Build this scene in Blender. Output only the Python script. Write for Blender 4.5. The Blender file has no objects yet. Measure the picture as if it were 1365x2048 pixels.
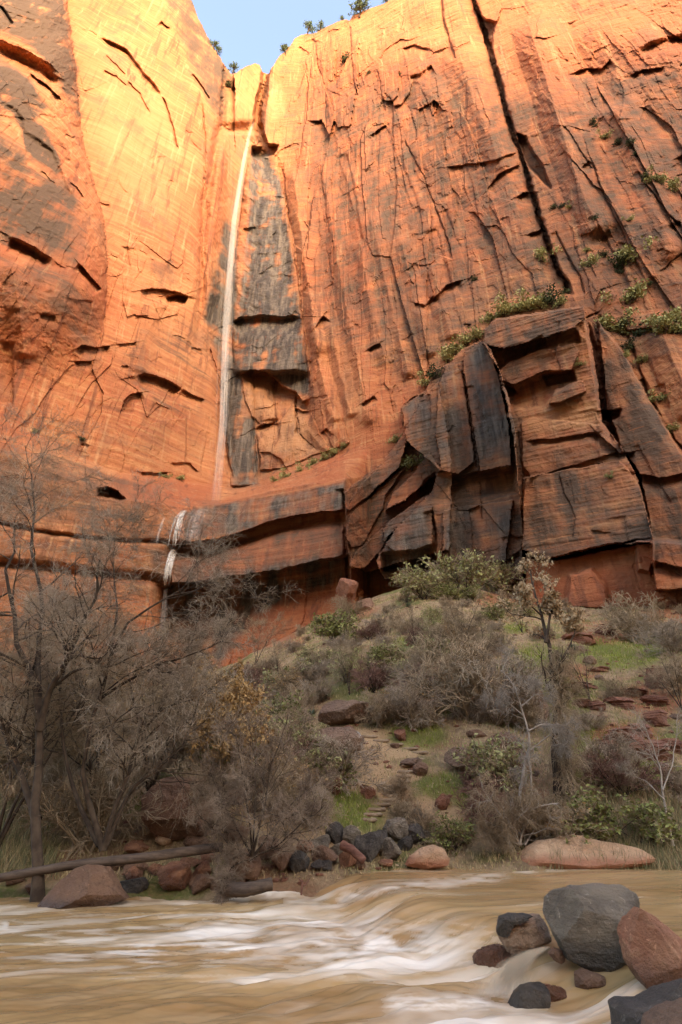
import bpy, math, random
import numpy as np
from math import radians
random.seed(7)
rng = np.random.default_rng(7)
SC = bpy.context.scene
COL = SC.collection

# ------------------------------------------------------------------ camera
F = 1050.0                    # focal length in photo pixels (photo 1365 x 2048)
PITCH = math.radians(28.7)
CZ = 2.6
cp, sp = math.cos(PITCH), math.sin(PITCH)
cam_d = bpy.data.cameras.new('camera')
cam = bpy.data.objects.new('camera', cam_d)
COL.objects.link(cam)
cam.location = (0, 0, CZ)
cam.rotation_euler = (math.pi/2 + PITCH, 0, 0)
cam_d.sensor_fit = 'VERTICAL'
cam_d.sensor_height = 36.0
cam_d.lens = 36.0*F/2048.0
cam_d.clip_start = 0.1
cam_d.clip_end = 5000
SC.camera = cam

def at(u, v, Y):
    """world point seen at photo pixel (u, v) at horizontal distance Y"""
    xr = (u-682.5)/F; yr = (1024.0-v)/F
    dy = cp - sp*yr
    return (xr/dy*Y, Y, CZ + (sp + cp*yr)/dy*Y)
def atz(u, v, z):
    """world point seen at pixel (u, v) on the level z"""
    xr = (u-682.5)/F; yr = (1024.0-v)/F
    dy = cp - sp*yr; dz = sp + cp*yr
    Y = (z-CZ)/dz*dy
    return (xr/dy*Y, Y, z)
def scale_at(u, v, Y):
    """metres per photo pixel there"""
    yr = (1024.0-v)/F
    return (Y/(cp - sp*yr))/F

# ------------------------------------------------------------------ world + sun
SUN_EL = math.radians(15.0)
SUN_AZ = math.radians(155.0)      # measured clockwise from +Y (behind the camera, to the right)
w = bpy.data.worlds.new('World'); SC.world = w
w.use_nodes = True
wn = w.node_tree.nodes; wl = w.node_tree.links
bg = wn['Background']
sky = wn.new('ShaderNodeTexSky'); sky.sky_type = 'NISHITA'
sky.sun_disc = False
sky.sun_elevation = SUN_EL
sky.sun_rotation = SUN_AZ
sky.altitude = 1800
sky.air_density = 0.85; sky.dust_density = 10.0; sky.ozone_density = 2.8
wl.new(sky.outputs[0], bg.inputs[0])
bg.inputs[1].default_value = 0.15
sd_ = bpy.data.lights.new('sun', 'SUN'); sun = bpy.data.objects.new('sun', sd_); COL.objects.link(sun)
sd_.energy = 0.5; sd_.angle = math.radians(22.0); sd_.color = (0.40, 0.26, 0.19)
from mathutils import Vector
sdir = Vector((math.sin(SUN_AZ)*math.cos(SUN_EL), math.cos(SUN_AZ)*math.cos(SUN_EL), math.sin(SUN_EL)))
sun.rotation_euler = sdir.to_track_quat('Z', 'Y').to_euler()
vs = SC.view_settings
SC.display_settings.display_device = 'sRGB'
vs.view_transform = 'Standard'; vs.look = 'None'; vs.gamma = 1.0; vs.use_curve_mapping = False
vs.exposure = 3.28
vs.use_white_balance = True; vs.white_balance_temperature = 9800; vs.white_balance_tint = 13
SC.render.engine = 'CYCLES'
SC.cycles.max_bounces = 8; SC.cycles.diffuse_bounces = 4; SC.cycles.transparent_max_bounces = 48
SC.cycles.use_denoising = True

# ------------------------------------------------------------------ numpy noise
def _h(ix, iy, iz=0, seed=0):
    n = (ix.astype(np.int64)*374761393 + iy.astype(np.int64)*668265263 + np.int64(seed)*1274126177
         + (np.int64(iz)*2147483647 if np.isscalar(iz) else iz.astype(np.int64)*2147483647)) & 0x7fffffff
    n = ((n ^ (n >> 13))*1274126177) & 0x7fffffff
    n = ((n ^ (n >> 16))*2654435761) & 0x7fffffff
    return ((n ^ (n >> 15)) & 0xffffff).astype(np.float64)/float(0xffffff)
def vnoise(x, y, seed=0):
    """smooth 2D gradient noise, about -1..1"""
    x = np.asarray(x, float); y = np.asarray(y, float)
    x0 = np.floor(x); y0 = np.floor(y); fx = x-x0; fy = y-y0
    ux = fx*fx*fx*(fx*(fx*6-15)+10); uy = fy*fy*fy*(fy*(fy*6-15)+10)
    def g(i, j):
        a = _h(x0+i, y0+j, 0, seed)*2*math.pi
        return np.cos(a)*(fx-i) + np.sin(a)*(fy-j)
    n = (g(0,0)*(1-ux)+g(1,0)*ux)*(1-uy) + (g(0,1)*(1-ux)+g(1,1)*ux)*uy
    return n*1.5
def fbm(x, y, oct=4, seed=0, gain=0.5, lac=2.03):
    a = 1.0; s = 0; t = 0
    for o in range(oct):
        s = s + a*vnoise(x, y, seed+o*17); t += a
        x = np.asarray(x)*lac+3.7; y = np.asarray(y)*lac+1.3; a *= gain
    return s/t*1.6
def vnoise3(p, seed=0):
    p = np.asarray(p, float); i = np.floor(p); f = p-i; u = f*f*(3-2*f)
    r = 0
    for dx in (0, 1):
        for dy in (0, 1):
            for dz in (0, 1):
                hv = _h(i[:, 0]+dx, i[:, 1]+dy, i[:, 2]+dz, seed)
                wgt = (u[:, 0] if dx else 1-u[:, 0])*(u[:, 1] if dy else 1-u[:, 1])*(u[:, 2] if dz else 1-u[:, 2])
                r = r + hv*wgt
    return r*2-1
def fbm3(p, oct=4, seed=0, gain=0.5):
    a = 1; s = 0; t = 0
    for o in range(oct):
        s = s + a*vnoise3(p, seed+o*13); t += a; p = p*2.03+1.7; a *= gain
    return s/t
def voro(x, y, seed=0, jit=0.9):
    """returns F1, F2, cell random a, b, and vector from the cell point"""
    x0 = np.floor(x); y0 = np.floor(y)
    d1 = np.full(x.shape, 9.0); d2 = np.full(x.shape, 9.0)
    ca = np.zeros(x.shape); cb = np.zeros(x.shape); vx = np.zeros(x.shape); vy = np.zeros(x.shape)
    for i in (-1, 0, 1):
        for j in (-1, 0, 1):
            cx = x0+i; cy = y0+j
            qx = cx+0.5+jit*(_h(cx, cy, 0, seed)-0.5); qy = cy+0.5+jit*(_h(cx, cy, 0, seed+5)-0.5)
            dx = x-qx; dy = y-qy
            d = np.maximum(np.abs(dx), np.abs(dy))*0.55+np.sqrt(dx*dx+dy*dy)*0.45
            m = d < d1
            d2 = np.where(m, d1, np.minimum(d2, d))
            d1 = np.where(m, d, d1)
            ca = np.where(m, _h(cx, cy, 0, seed+11), ca); cb = np.where(m, _h(cx, cy, 0, seed+23), cb)
            vx = np.where(m, dx, vx); vy = np.where(m, dy, vy)
    return d1, d2, ca, cb, vx, vy
def sstep(a, b, x):
    t = np.clip((x-a)/(b-a), 0, 1)
    return t*t*(3-2*t)

# ------------------------------------------------------------------ mesh helpers
def mesh_np(name, verts, faces, smooth=True):
    """faces: (n,3) or (n,4) int array, or list of such arrays"""
    me = bpy.data.meshes.new(name)
    fl = faces if isinstance(faces, list) else [faces]
    fl = [np.asarray(f, np.int32) for f in fl if len(f)]
    verts = np.asarray(verts, np.float32)
    me.vertices.add(len(verts)); me.vertices.foreach_set('co', verts.ravel())
    nl = sum(f.size for f in fl); nf = sum(len(f) for f in fl)
    me.loops.add(nl); me.loops.foreach_set('vertex_index', np.concatenate([f.ravel() for f in fl]))
    me.polygons.add(nf)
    tot = np.concatenate([np.full(len(f), f.shape[1], np.int32) for f in fl])
    start = np.concatenate([[0], np.cumsum(tot)[:-1]]).astype(np.int32)
    me.polygons.foreach_set('loop_start', start)
    me.polygons.foreach_set('loop_total', tot)
    me.polygons.foreach_set('use_smooth', np.full(nf, smooth, bool))
    me.update(calc_edges=True)
    me.validate()
    return me
def attr(me, name, rgb):
    a = me.color_attributes.new(name, 'FLOAT_COLOR', 'POINT')
    rgb = np.asarray(rgb, np.float32)
    if rgb.shape[1] == 3: rgb = np.concatenate([rgb, np.ones((len(rgb), 1), np.float32)], 1)
    a.data.foreach_set('color', rgb.ravel())
def obj(name, me, mat=None, parent=None, loc=None):
    o = bpy.data.objects.new(name, me); COL.objects.link(o)
    if mat is not None and me is not None:
        if len(me.materials) == 0: me.materials.append(mat)
    if parent is not None: o.parent = parent
    if loc is not None: o.location = loc
    return o
def tag(o, label, cat, group=None, kind=None):
    o['label'] = label; o['category'] = cat
    if group: o['group'] = group
    if kind: o['kind'] = kind
    return o
def empty(name, loc, label, cat, group=None, rotz=0.0, scl=1.0):
    o = bpy.data.objects.new(name, None); COL.objects.link(o)
    o.location = loc; o.rotation_euler = (0, 0, rotz); o.scale = (scl,)*3
    return tag(o, label, cat, group)
def grid_faces(nr, nc):
    i = np.arange(nr-1)[:, None]*nc + np.arange(nc-1)[None, :]
    return np.stack([i, i+1, i+nc+1, i+nc], -1).reshape(-1, 4)

# ------------------------------------------------------------------ node helpers
class NT:
    def __init__(s, name):
        s.m = bpy.data.materials.new(name); s.m.use_nodes = True
        s.t = s.m.node_tree; s.n = s.t.nodes; s.l = s.t.links
        s.b = s.n['Principled BSDF']; s.out = s.n['Material Output']
        s.tc = s.n.new('ShaderNodeTexCoord')
    def _in(s, sock, v):
        if v is None: return
        if isinstance(v, bpy.types.NodeSocket): s.l.new(v, sock)
        elif isinstance(v, (tuple, list)) and len(v) == 3 and sock.type == 'RGBA': sock.default_value = (*v, 1)
        else: sock.default_value = v
    def mapping(s, scale, rot=(0, 0, 0), loc=(0, 0, 0), co=None):
        m = s.n.new('ShaderNodeMapping')
        m.inputs['Scale'].default_value = scale; m.inputs['Rotation'].default_value = rot; m.inputs['Location'].default_value = loc
        s.l.new(co or s.tc.outputs['Object'], m.inputs['Vector']); return m.outputs[0]
    def noise(s, co, scale=1.0, detail=4, rough=0.55, dist=0.0, color=False):
        n = s.n.new('ShaderNodeTexNoise'); s.l.new(co, n.inputs['Vector'])
        n.inputs['Scale'].default_value = scale; n.inputs['Detail'].default_value = detail
        n.inputs['Roughness'].default_value = rough; n.inputs['Distortion'].default_value = dist
        return n.outputs['Color' if color else 0]
    def voronoi(s, co, scale=1.0, feature='F1', out='Distance'):
        n = s.n.new('ShaderNodeTexVoronoi'); n.feature = feature; s.l.new(co, n.inputs['Vector'])
        n.inputs['Scale'].default_value = scale
        return n.outputs[out]
    def ramp(s, fac, lo, hi, a=0.0, b=1.0):
        n = s.n.new('ShaderNodeMapRange'); n.interpolation_type = 'SMOOTHSTEP'
        s._in(n.inputs[0], fac); n.inputs[1].default_value = lo; n.inputs[2].default_value = hi
        n.inputs[3].default_value = a; n.inputs[4].default_value = b; return n.outputs[0]
    def math(s, op, a, b=None, c=None, clamp=False):
        n = s.n.new('ShaderNodeMath'); n.operation = op; n.use_clamp = clamp
        s._in(n.inputs[0], a); s._in(n.inputs[1], b)
        if c is not None: s._in(n.inputs[2], c)
        return n.outputs[0]
    def mix(s, fac, a, b, mode='MIX'):
        n = s.n.new('ShaderNodeMix'); n.data_type = 'RGBA'; n.blend_type = mode
        s._in(n.inputs[0], fac); s._in(n.inputs[6], a); s._in(n.inputs[7], b); return n.outputs[2]
    def attr(s, name):
        n = s.n.new('ShaderNodeAttribute'); n.attribute_name = name
        sep = s.n.new('ShaderNodeSeparateColor'); s.l.new(n.outputs['Color'], sep.inputs[0])
        return sep.outputs[0], sep.outputs[1], sep.outputs[2], n.outputs['Alpha']
    def rand(s):
        return s.n.new('ShaderNodeObjectInfo').outputs['Random']
    def bump(s, h, strength=0.5, dist=0.1, nrm=None):
        n = s.n.new('ShaderNodeBump'); n.inputs['Strength'].default_value = strength; n.inputs['Distance'].default_value = dist
        s.l.new(h, n.inputs['Height'])
        if nrm is not None: s.l.new(nrm, n.inputs['Normal'])
        return n.outputs[0]
    def set(s, **k):
        for a, v in k.items(): s._in(s.b.inputs[a.replace('_', ' ')], v)
        return s
# ================================================================== THE CLIFF (one relief of real rock, metres)
STEP = 1.9
GU = np.arange(-170, 1540, STEP); GV = np.arange(-130, 1470, STEP)
U0, V0 = np.meshgrid(GU, GV)
def dirs(U, V):
    xr = (U-682.5)/F; yr = (1024.0-V)/F
    dy = cp - sp*yr
    return xr/dy, (sp + cp*yr)/dy
PX = np.array([-400, -200, -130, -95, -62, -50, -44, -30, -10, 10, 45, 90, 140, 300])
PY = np.array([40, 78, 98, 117, 140, 152, 157, 156, 149, 139, 124, 106, 92, 60])
def base_depth(U, V):
    mx, mz = dirs(U, V)
    lo = np.full(U.shape, 30.0); hi = np.full(U.shape, 320.0)
    for _ in range(40):
        Y = 0.5*(lo+hi)
        val = Y - np.interp(mx*Y, PX, PY) - 0.05*np.clip(CZ+mz*Y-60, 0, None)
        up = val < 0
        lo = np.where(up, Y, lo); hi = np.where(up, hi, Y)
    return 0.5*(lo+hi)
# skyline of the rim, photo pixels
SKX = np.array([-200, 300, 340, 385, 395, 410, 425, 440, 455, 463, 470, 480, 495, 510, 520, 527, 533, 545, 560, 575, 590, 600, 612, 630, 650, 672, 690, 700, 705, 740, 770, 800, 850, 1540])
SKY = np.array([-75, -70, -50, 0, 30, 60, 90, 112, 137, 147, 146, 140, 131, 126, 128, 141, 148, 134, 110, 98, 77, 70, 67, 66, 55, 44, 38, 40, 30, 16, 6, -12, -45, -75])

# ragged coordinates so every traced edge is uneven
wu = 2.6*fbm(U0/30, V0/30, 5, 101, .6) ; wv = 2.6*fbm(U0/30+50, V0/30, 5, 137, .6)
U = U0 + wu; V = V0 + wv
Yb = base_depth(U0, V0)
mx, mz = dirs(U0, V0)
Xw = mx*Yb; Zw = CZ + mz*Yb                # world place on the base wall

def poly_sd(poly, margin=60):
    """signed pixel distance (inside > 0), evaluated near the polygon, -999 elsewhere"""
    P = np.array(poly, float)
    r = np.full(U.shape, -999.0)
    r0 = max(0, int((P[:, 1].min()-margin-GV[0])/STEP)); r1 = min(len(GV), int((P[:, 1].max()+margin-GV[0])/STEP)+1)
    c0 = max(0, int((P[:, 0].min()-margin-GU[0])/STEP)); c1 = min(len(GU), int((P[:, 0].max()+margin-GU[0])/STEP)+1)
    if r1 <= r0 or c1 <= c0: return r
    x = U[r0:r1, c0:c1]; y = V[r0:r1, c0:c1]
    d = np.full(x.shape, 1e9); ins = np.zeros(x.shape, bool)
    n = len(P)
    for i in range(n):
        ax, ay = P[i]; bx, by = P[(i+1) % n]
        ex, ey = bx-ax, by-ay
        t = np.clip(((x-ax)*ex+(y-ay)*ey)/max(ex*ex+ey*ey, 1e-9), 0, 1)
        d = np.minimum(d, (x-ax-t*ex)**2+(y-ay-t*ey)**2)
        if ay != by:
            c = ((ay > y) != (by > y)) & (x < (bx-ax)*(y-ay)/(by-ay)+ax)
            ins ^= c
    d = np.sqrt(d)
    r[r0:r1, c0:c1] = np.where(ins, d, -d)
    return r
def region(poly, soft=10):
    s = poly_sd(poly, soft*1.5+5)
    return sstep(-soft, soft, s)
def line_d(pts, margin=40):
    """distance to a polyline and signed side (positive: right of the travel direction on screen), fraction along"""
    P = np.array(pts, float)
    r0 = max(0, int((P[:, 1].min()-margin-GV[0])/STEP)); r1 = min(len(GV), int((P[:, 1].max()+margin-GV[0])/STEP)+1)
    c0 = max(0, int((P[:, 0].min()-margin-GU[0])/STEP)); c1 = min(len(GU), int((P[:, 0].max()+margin-GU[0])/STEP)+1)
    x = U[r0:r1, c0:c1]; y = V[r0:r1, c0:c1]
    d = np.full(x.shape, 1e9); sg = np.zeros(x.shape); fr = np.zeros(x.shape)
    n = len(P)-1
    for i in range(n):
        ax, ay = P[i]; bx, by = P[i+1]; ex, ey = bx-ax, by-ay
        L = max(ex*ex+ey*ey, 1e-9)
        t = np.clip(((x-ax)*ex+(y-ay)*ey)/L, 0, 1)
        dd = np.hypot(x-ax-t*ex, y-ay-t*ey)
        cr = (ex*(y-ay)-ey*(x-ax))
        m = dd < d
        sg = np.where(m, np.sign(cr), sg); fr = np.where(m, (i+t)/n, fr); d = np.minimum(d, dd)
    return (slice(r0, r1), slice(c0, c1)), d, sg, fr

def arris(pts, h, wl, wr):
    """a crisp upright edge: rock stands h proud on the line and falls off evenly to the left (wl px) and right (wr px)"""
    sl, d, sg, fr = line_d(pts, max(wl, wr)+4)
    e = sstep(0, .08, fr)*sstep(1, .92, fr)
    off[sl] -= e*h*np.clip(1-d/np.where(sg > 0, wl, wr), 0, 1)
off = np.zeros(U.shape)                    # metres, negative = nearer (proud)
tone = {k: np.zeros(U.shape) for k in ('varnish', 'wet', 'red', 'pale', 'moss')}
def paint(k, poly, a, soft=12):
    tone[k] = np.maximum(tone[k], a*region(poly, soft))
def roof(pts, depth, down=45, under=2.0, face=0.12):
    """edge traced left to right: rock above stands proud, rock below is cut back and comes forward again"""
    sl, d, sg, fr = line_d(pts, down+8)
    t = d*sg
    e = sstep(0, .12, fr)*sstep(1, .88, fr)*0.85+0.15
    below = np.where(t > 0, sstep(0, under, t)*(1-sstep(under, down, t))**1.5, 0)
    above = np.where(t <= 0, np.exp(t/(down*0.35)), np.exp(-t/1.0))
    off[sl] += e*depth*(below*(1-face) - above*face)
def crack(pts, depth, wd=2.5, step=0.0, reach=25):
    """open joint; step > 0 leaves the rock on its right side set back"""
    sl, d, sg, fr = line_d(pts, max(reach, wd*4)+6)
    e = sstep(0, .06, fr)*sstep(1, .94, fr)
    wob = wd*(0.7+0.6*np.abs(vnoise(U[sl]/23, V[sl]/23, 5)))
    off[sl] += e*depth*np.exp(-(d/wob)**2*1.2)
    if step: off[sl] += e*step*np.where(sg > 0, sstep(0, 2.5, d), 0)*(1-sstep(2.5, reach, d))

# ---------------------------------------------------------------- large forms
# near mass on the left, rounded towards the bright wall
Lx = np.array([120, 142, 152, 158, 168, 190, 208, 216, 214, 206, 205, 215, 230])
Ly = np.array([-130, 60, 130, 200, 290, 370, 430, 520, 600, 680, 760, 840, 900])
e = np.interp(V, Ly, Lx)
t = (e-U)/90.0
near = np.clip(t, 0, 1)
fade = 1-sstep(560, 780, V)
off -= fade*13*np.sqrt(np.clip(1-(1-near)**2, 0, 1))*sstep(-.02, .04, t)
# upper right end of the left wall leans back towards the rim
e = np.interp(V, [-130, 0, 90, 200, 300, 400], [270, 322, 362, 402, 432, 445])
off += np.clip((U-e)/110, 0, 1)*16*(1-sstep(150, 330, V))*(U < 470)
# crease left of the central block
off += 4*np.exp(-((U-np.interp(V, [150, 250, 400, 600, 700], [450, 443, 412, 402, 395]))/9)**2)*sstep(140, 190, V)*(1-sstep(600, 720, V))
# central block above the lip, the spout cleft to its right
off += 7*region([(449, 120), (540, 100), (533, 200), (526, 258), (515, 266), (440, 266)], 5)
off += 14*region([(526, 120), (540, 130), (534, 165), (524, 200), (520, 245), (533, 290), (517, 290), (508, 250), (514, 200), (524, 165)], 5)
# wet alcove under the lip: hollowed
alc = [(448, 252), (500, 250), (512, 300), (540, 312), (565, 380), (580, 500), (602, 620), (612, 720), (622, 800), (640, 900), (600, 925), (510, 972), (470, 975), (452, 900), (438, 750), (418, 690), (408, 640), (428, 590), (432, 500), (445, 420)]
off += 6*region(alc, 16)
off += 9*region([(505, 296), (530, 290), (556, 292), (548, 310), (520, 316), (505, 310)], 4)
# bench below the fall: everything under it comes forward
bx = np.array([-170, 0, 120, 200, 240, 300, 360, 420, 470, 520, 600, 690, 720])
bt = np.array([800, 830, 890, 930, 946, 952, 960, 968, 978, 968, 935, 905, 890])
bb = np.array([860, 900, 950, 985, 998, 1008, 1014, 1010, 1004, 988, 972, 958, 955])
tt = (V-np.interp(U, bx, bt))/(np.interp(U, bx, bb)-np.interp(U, bx, bt))
off -= np.clip(tt, 0, 1)*np.interp(U, [-170, 100, 300, 450, 690, 740], [5, 8, 17, 24, 22, 0])
# two rounded ledges with deep undercuts
T1 = ([330, 350, 420, 520, 600, 700], [1022, 1016, 1009, 985, 970, 958])
B1 = ([300, 340, 372, 430, 500, 560, 620, 700], [1086, 1087, 1084, 1079, 1058, 1036, 1027, 1018])
B2 = ([280, 330, 400, 480, 560, 620, 700], [1160, 1168, 1163, 1150, 1139, 1124, 1108])
inl = sstep(325, 362, U)*(1-sstep(684, 692, U))
b1 = np.interp(U, *B1); b2 = np.interp(U, *B2); t1 = np.interp(U, *T1)
q = np.clip((V-t1)/(b1-t1), 0, 1.0)
off -= inl*3.0*np.sqrt(np.clip(q, 0, 1))*(V < b1)
off += inl*5.5*sstep(b1-1, b1+5, V)*(1-sstep(b1+16, b1+44, V))
off -= inl*2.5*sstep(b1+10, b2, V)*(V < b2)
inl2 = sstep(300, 350, U)*(1-sstep(694, 702, U))
off += inl2*13*sstep(b2-1, b2+7, V)*(1-0.5*sstep(b2+30, b2+180, V))
# lesser crack line that carries the ledge to the left
off += 2.5*np.exp(-((V-np.interp(U, [-170, 0, 80, 150, 250, 320, 362], [1030, 1046, 1064, 1074, 1082, 1084, 1087]))/4)**2)*(U < 372)
off += 4*np.exp(-((V-np.interp(U, [-170, 0, 120, 200, 290, 330], [1140, 1128, 1140, 1150, 1155, 1166]))/9)**2)*(U < 345)
# cave mouth
off += 8*region([(196, 979), (212, 975), (235, 983), (250, 997), (240, 1002), (215, 997), (198, 992)], 3)

# slanting ramp slabs between the ledges and the black columns
ramp = [(688, 985), (760, 930), (806, 868), (842, 800), (880, 760), (905, 930), (900, 1100), (770, 1135), (740, 1145), (697, 1132)]
off -= 9*region(ramp, .6)
for pl, dz in (([(692, 1018), (727, 962), (800, 900), (815, 880), (800, 935), (745, 985), (700, 1022)], 4.5),
               ([(692, 1075), (700, 1030), (745, 990), (800, 940), (815, 930), (775, 985), (765, 1020), (725, 1090), (705, 1095)], 2.0),
               ([(697, 1130), (712, 1105), (780, 1040), (860, 985), (838, 1010), (775, 1075), (760, 1105), (730, 1135), (703, 1138)], 6.5),
               ([(770, 1022), (785, 985), (818, 955), (860, 905), (884, 940), (842, 975), (810, 1002)], 6.0)):
    off -= dz*region(pl, .6)
# black columns
cols = [(803, 815), (850, 782), (872, 738), (897, 728), (922, 700), (962, 682), (985, 700), (1003, 748), (1020, 800), (1031, 860), (1036, 935), (1042, 1010), (1048, 1160), (770, 1160), (752, 1120), (790, 1060), (862, 985), (878, 940), (838, 905), (812, 880)]
off -= 15*region(cols, .6)
for pl, dz in (([(803, 815), (830, 792), (860, 790), (862, 850), (855, 868), (815, 880), (806, 850)], -1.0),
               ([(877, 775), (892, 730), (912, 726), (926, 745), (938, 830), (950, 925), (918, 948), (882, 940), (872, 870)], 2.5),
               ([(926, 735), (930, 705), (964, 686), (984, 712), (1000, 760), (1018, 850), (1024, 930), (960, 942), (950, 880), (938, 800)], 3.5),
               ([(764, 1060), (800, 1025), (865, 1012), (866, 1090), (835, 1100), (790, 1105), (768, 1090)], 4.0),
               ([(886, 1020), (950, 1010), (1026, 1000), (1020, 1060), (1010, 1130), (885, 1130)], 3.0)):
    off -= dz*region(pl, .6)
# recess band between the upper and lower columns
off += 3.2*region([(872, 947), (915, 957), (955, 946), (1028, 938), (1034, 985), (960, 995), (900, 1005), (868, 1000), (838, 990), (850, 965)], 5)
off += 4*region([(765, 1108), (835, 1102), (866, 1092), (872, 1130), (770, 1140)], 5)
# the buttress
but = [(967, 690), (968, 660), (990, 640), (1080, 627), (1168, 612), (1180, 665), (1196, 760), (1206, 845), (1245, 895), (1280, 965), (1306, 1072), (1302, 1085), (1220, 1092), (1140, 1110), (1088, 1120), (1046, 1100), (1040, 1010), (1030, 900), (1012, 800), (996, 735)]
off -= 20*region(but, .6)
for pl, dz in (([(967, 690), (968, 658), (990, 638), (1080, 625), (1168, 611), (1172, 632), (1150, 655), (1100, 672), (1010, 697)], 7.5),     # cap slab
               ([(998, 742), (1020, 722), (1080, 700), (1150, 688), (1160, 705), (1146, 738), (1085, 744), (1030, 768), (1003, 760)], 3.5),   # second slab
               ([(1098, 806), (1110, 780), (1165, 760), (1172, 783), (1120, 806)], 3.0),
               ([(1042, 848), (1060, 835), (1200, 850), (1235, 905), (1062, 955), (1046, 930)], 1.5),
               ([(1046, 955), (1240, 922), (1278, 965), (1306, 1074), (1220, 1088), (1140, 1106), (1090, 1118), (1046, 1100)], 3.5)):
    off -= dz*region(pl, .6)
off += 1.6*region([(1005, 768), (1028, 775), (1085, 749), (1146, 742), (1150, 764), (1100, 790), (1085, 815), (1030, 818), (1018, 800)], 6)
off += 3*region([(1088, 752), (1146, 741), (1150, 762), (1118, 766), (1096, 772)], 3)
off += 2*region([(1006, 770), (1026, 776), (1034, 788), (1018, 792)], 3)
off += 1.8*region([(1010, 700), (1100, 676), (1155, 662), (1160, 684), (1080, 696), (1012, 724)], 5)
# right flank of the buttress, chute, and what lies under it
off += 3*region([(1172, 640), (1196, 700), (1212, 830), (1226, 880), (1206, 850), (1190, 760)], 5)
off += 7*region([(1194, 824), (1242, 820), (1238, 834), (1218, 842), (1198, 838)], 3)
off -= 10*region([(1195, 640), (1245, 700), (1300, 800), (1365, 910), (1540, 900), (1540, 1180), (1310, 1180), (1300, 1050), (1280, 950), (1240, 890), (1214, 820)], 3)
off -= 19*region([(1050, 1112), (1090, 1122), (1220, 1096), (1310, 1080), (1540, 1100), (1540, 1480), (1040, 1480)], 5)
off -= 4*region([(1130, 1215), (1140, 1150), (1185, 1138), (1212, 1175), (1220, 1222)], 6)
off -= 5*region([(1270, 1078), (1306, 1074), (1308, 1120), (1300, 1145), (1276, 1140)], 4)

# ---------------------------------------------------------------- joints and roofs, traced
crack([(940, -40), (948, 0), (965, 50), (983, 110), (1000, 170), (1008, 205), (1026, 270), (1045, 315), (1060, 370), (1076, 425), (1092, 475), (1112, 532), (1130, 562), (1148, 595)], 9, 4.6, 3.5, 45)
off += 6*region([(958, 30), (975, 42), (992, 45), (985, 72), (984, 110), (972, 85)], 4)
off += 6*region([(1034, 268), (1052, 274), (1066, 305), (1085, 330), (1102, 376), (1085, 362), (1062, 340), (1048, 312)], 4)
roof([(272, 751), (290, 746), (312, 749), (345, 764), (366, 778)], 5, 55, 5)
roof([(366, 776), (385, 790), (410, 800)], 2, 30)
roof([(240, 828), (248, 800), (262, 788), (288, 784)], 3.5, 35)
roof([(148, 700), (165, 690), (190, 694), (222, 690)], 3, 30)
roof([(150, 722), (185, 721)], 2, 20)
roof([(280, 581), (300, 577), (330, 579), (352, 584), (378, 592)], 3, 40)
roof([(330, 592), (352, 588), (376, 594)], 5, 26, 5)
roof([(22, 472), (45, 482), (75, 495), (108, 520)], 4, 45, 12)
roof([(-60, 40), (0, 78), (40, 95), (75, 112), (105, 130), (135, 165)], 4.5, 60, 22)
roof([(60, 145), (95, 170), (125, 200)], 2.5, 26)
roof([(158, 525), (185, 556), (205, 578)], 3, 30)
roof([(198, 70), (235, 86), (255, 99), (276, 126), (292, 147), (312, 168), (326, 192)], 2.2, 60, 5)
crack([(326, 192), (336, 225), (345, 258), (356, 300)], 1.6, 2.0)
roof([(210, 108), (235, 128), (256, 152)], .9, 22); roof([(207, 138), (232, 150), (258, 175)], .8, 22); roof([(255, 160), (280, 185), (302, 228)], .9, 24)
roof([(316, 50), (324, 42), (342, 56)], 1.2, 16)
crack([(384, 148), (402, 170), (418, 198)], 2.2, 2.5)
crack([(0, 10), (14, 30), (24, 48)], 2.5, 3)
roof([(0, 195), (28, 212), (50, 236), (54, 262), (85, 278), (112, 305), (128, 350), (150, 395), (164, 440)], 1.0, 60, 8, .1)
roof([(462, 643), (480, 633), (525, 629), (560, 631), (604, 632)], 4.5, 60, 9)
roof([(480, 748), (500, 737), (522, 740), (546, 750), (563, 772), (592, 782), (606, 800), (622, 797)], 5.5, 70, 4)
roof([(508, 858), (530, 846), (562, 845)], 3.5, 60, 4)
roof([(592, 815), (605, 822), (624, 820)], 3, 22); roof([(640, 866), (655, 856), (668, 870)], 2.5, 25)
crack([(549, 760), (551, 830), (556, 845)], 2.2, 2.5, 1.5); crack([(592, 790), (594, 870)], 2.0, 2.2)
roof([(518, 905), (540, 903), (560, 915), (582, 945)], 1.6, 30)
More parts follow.
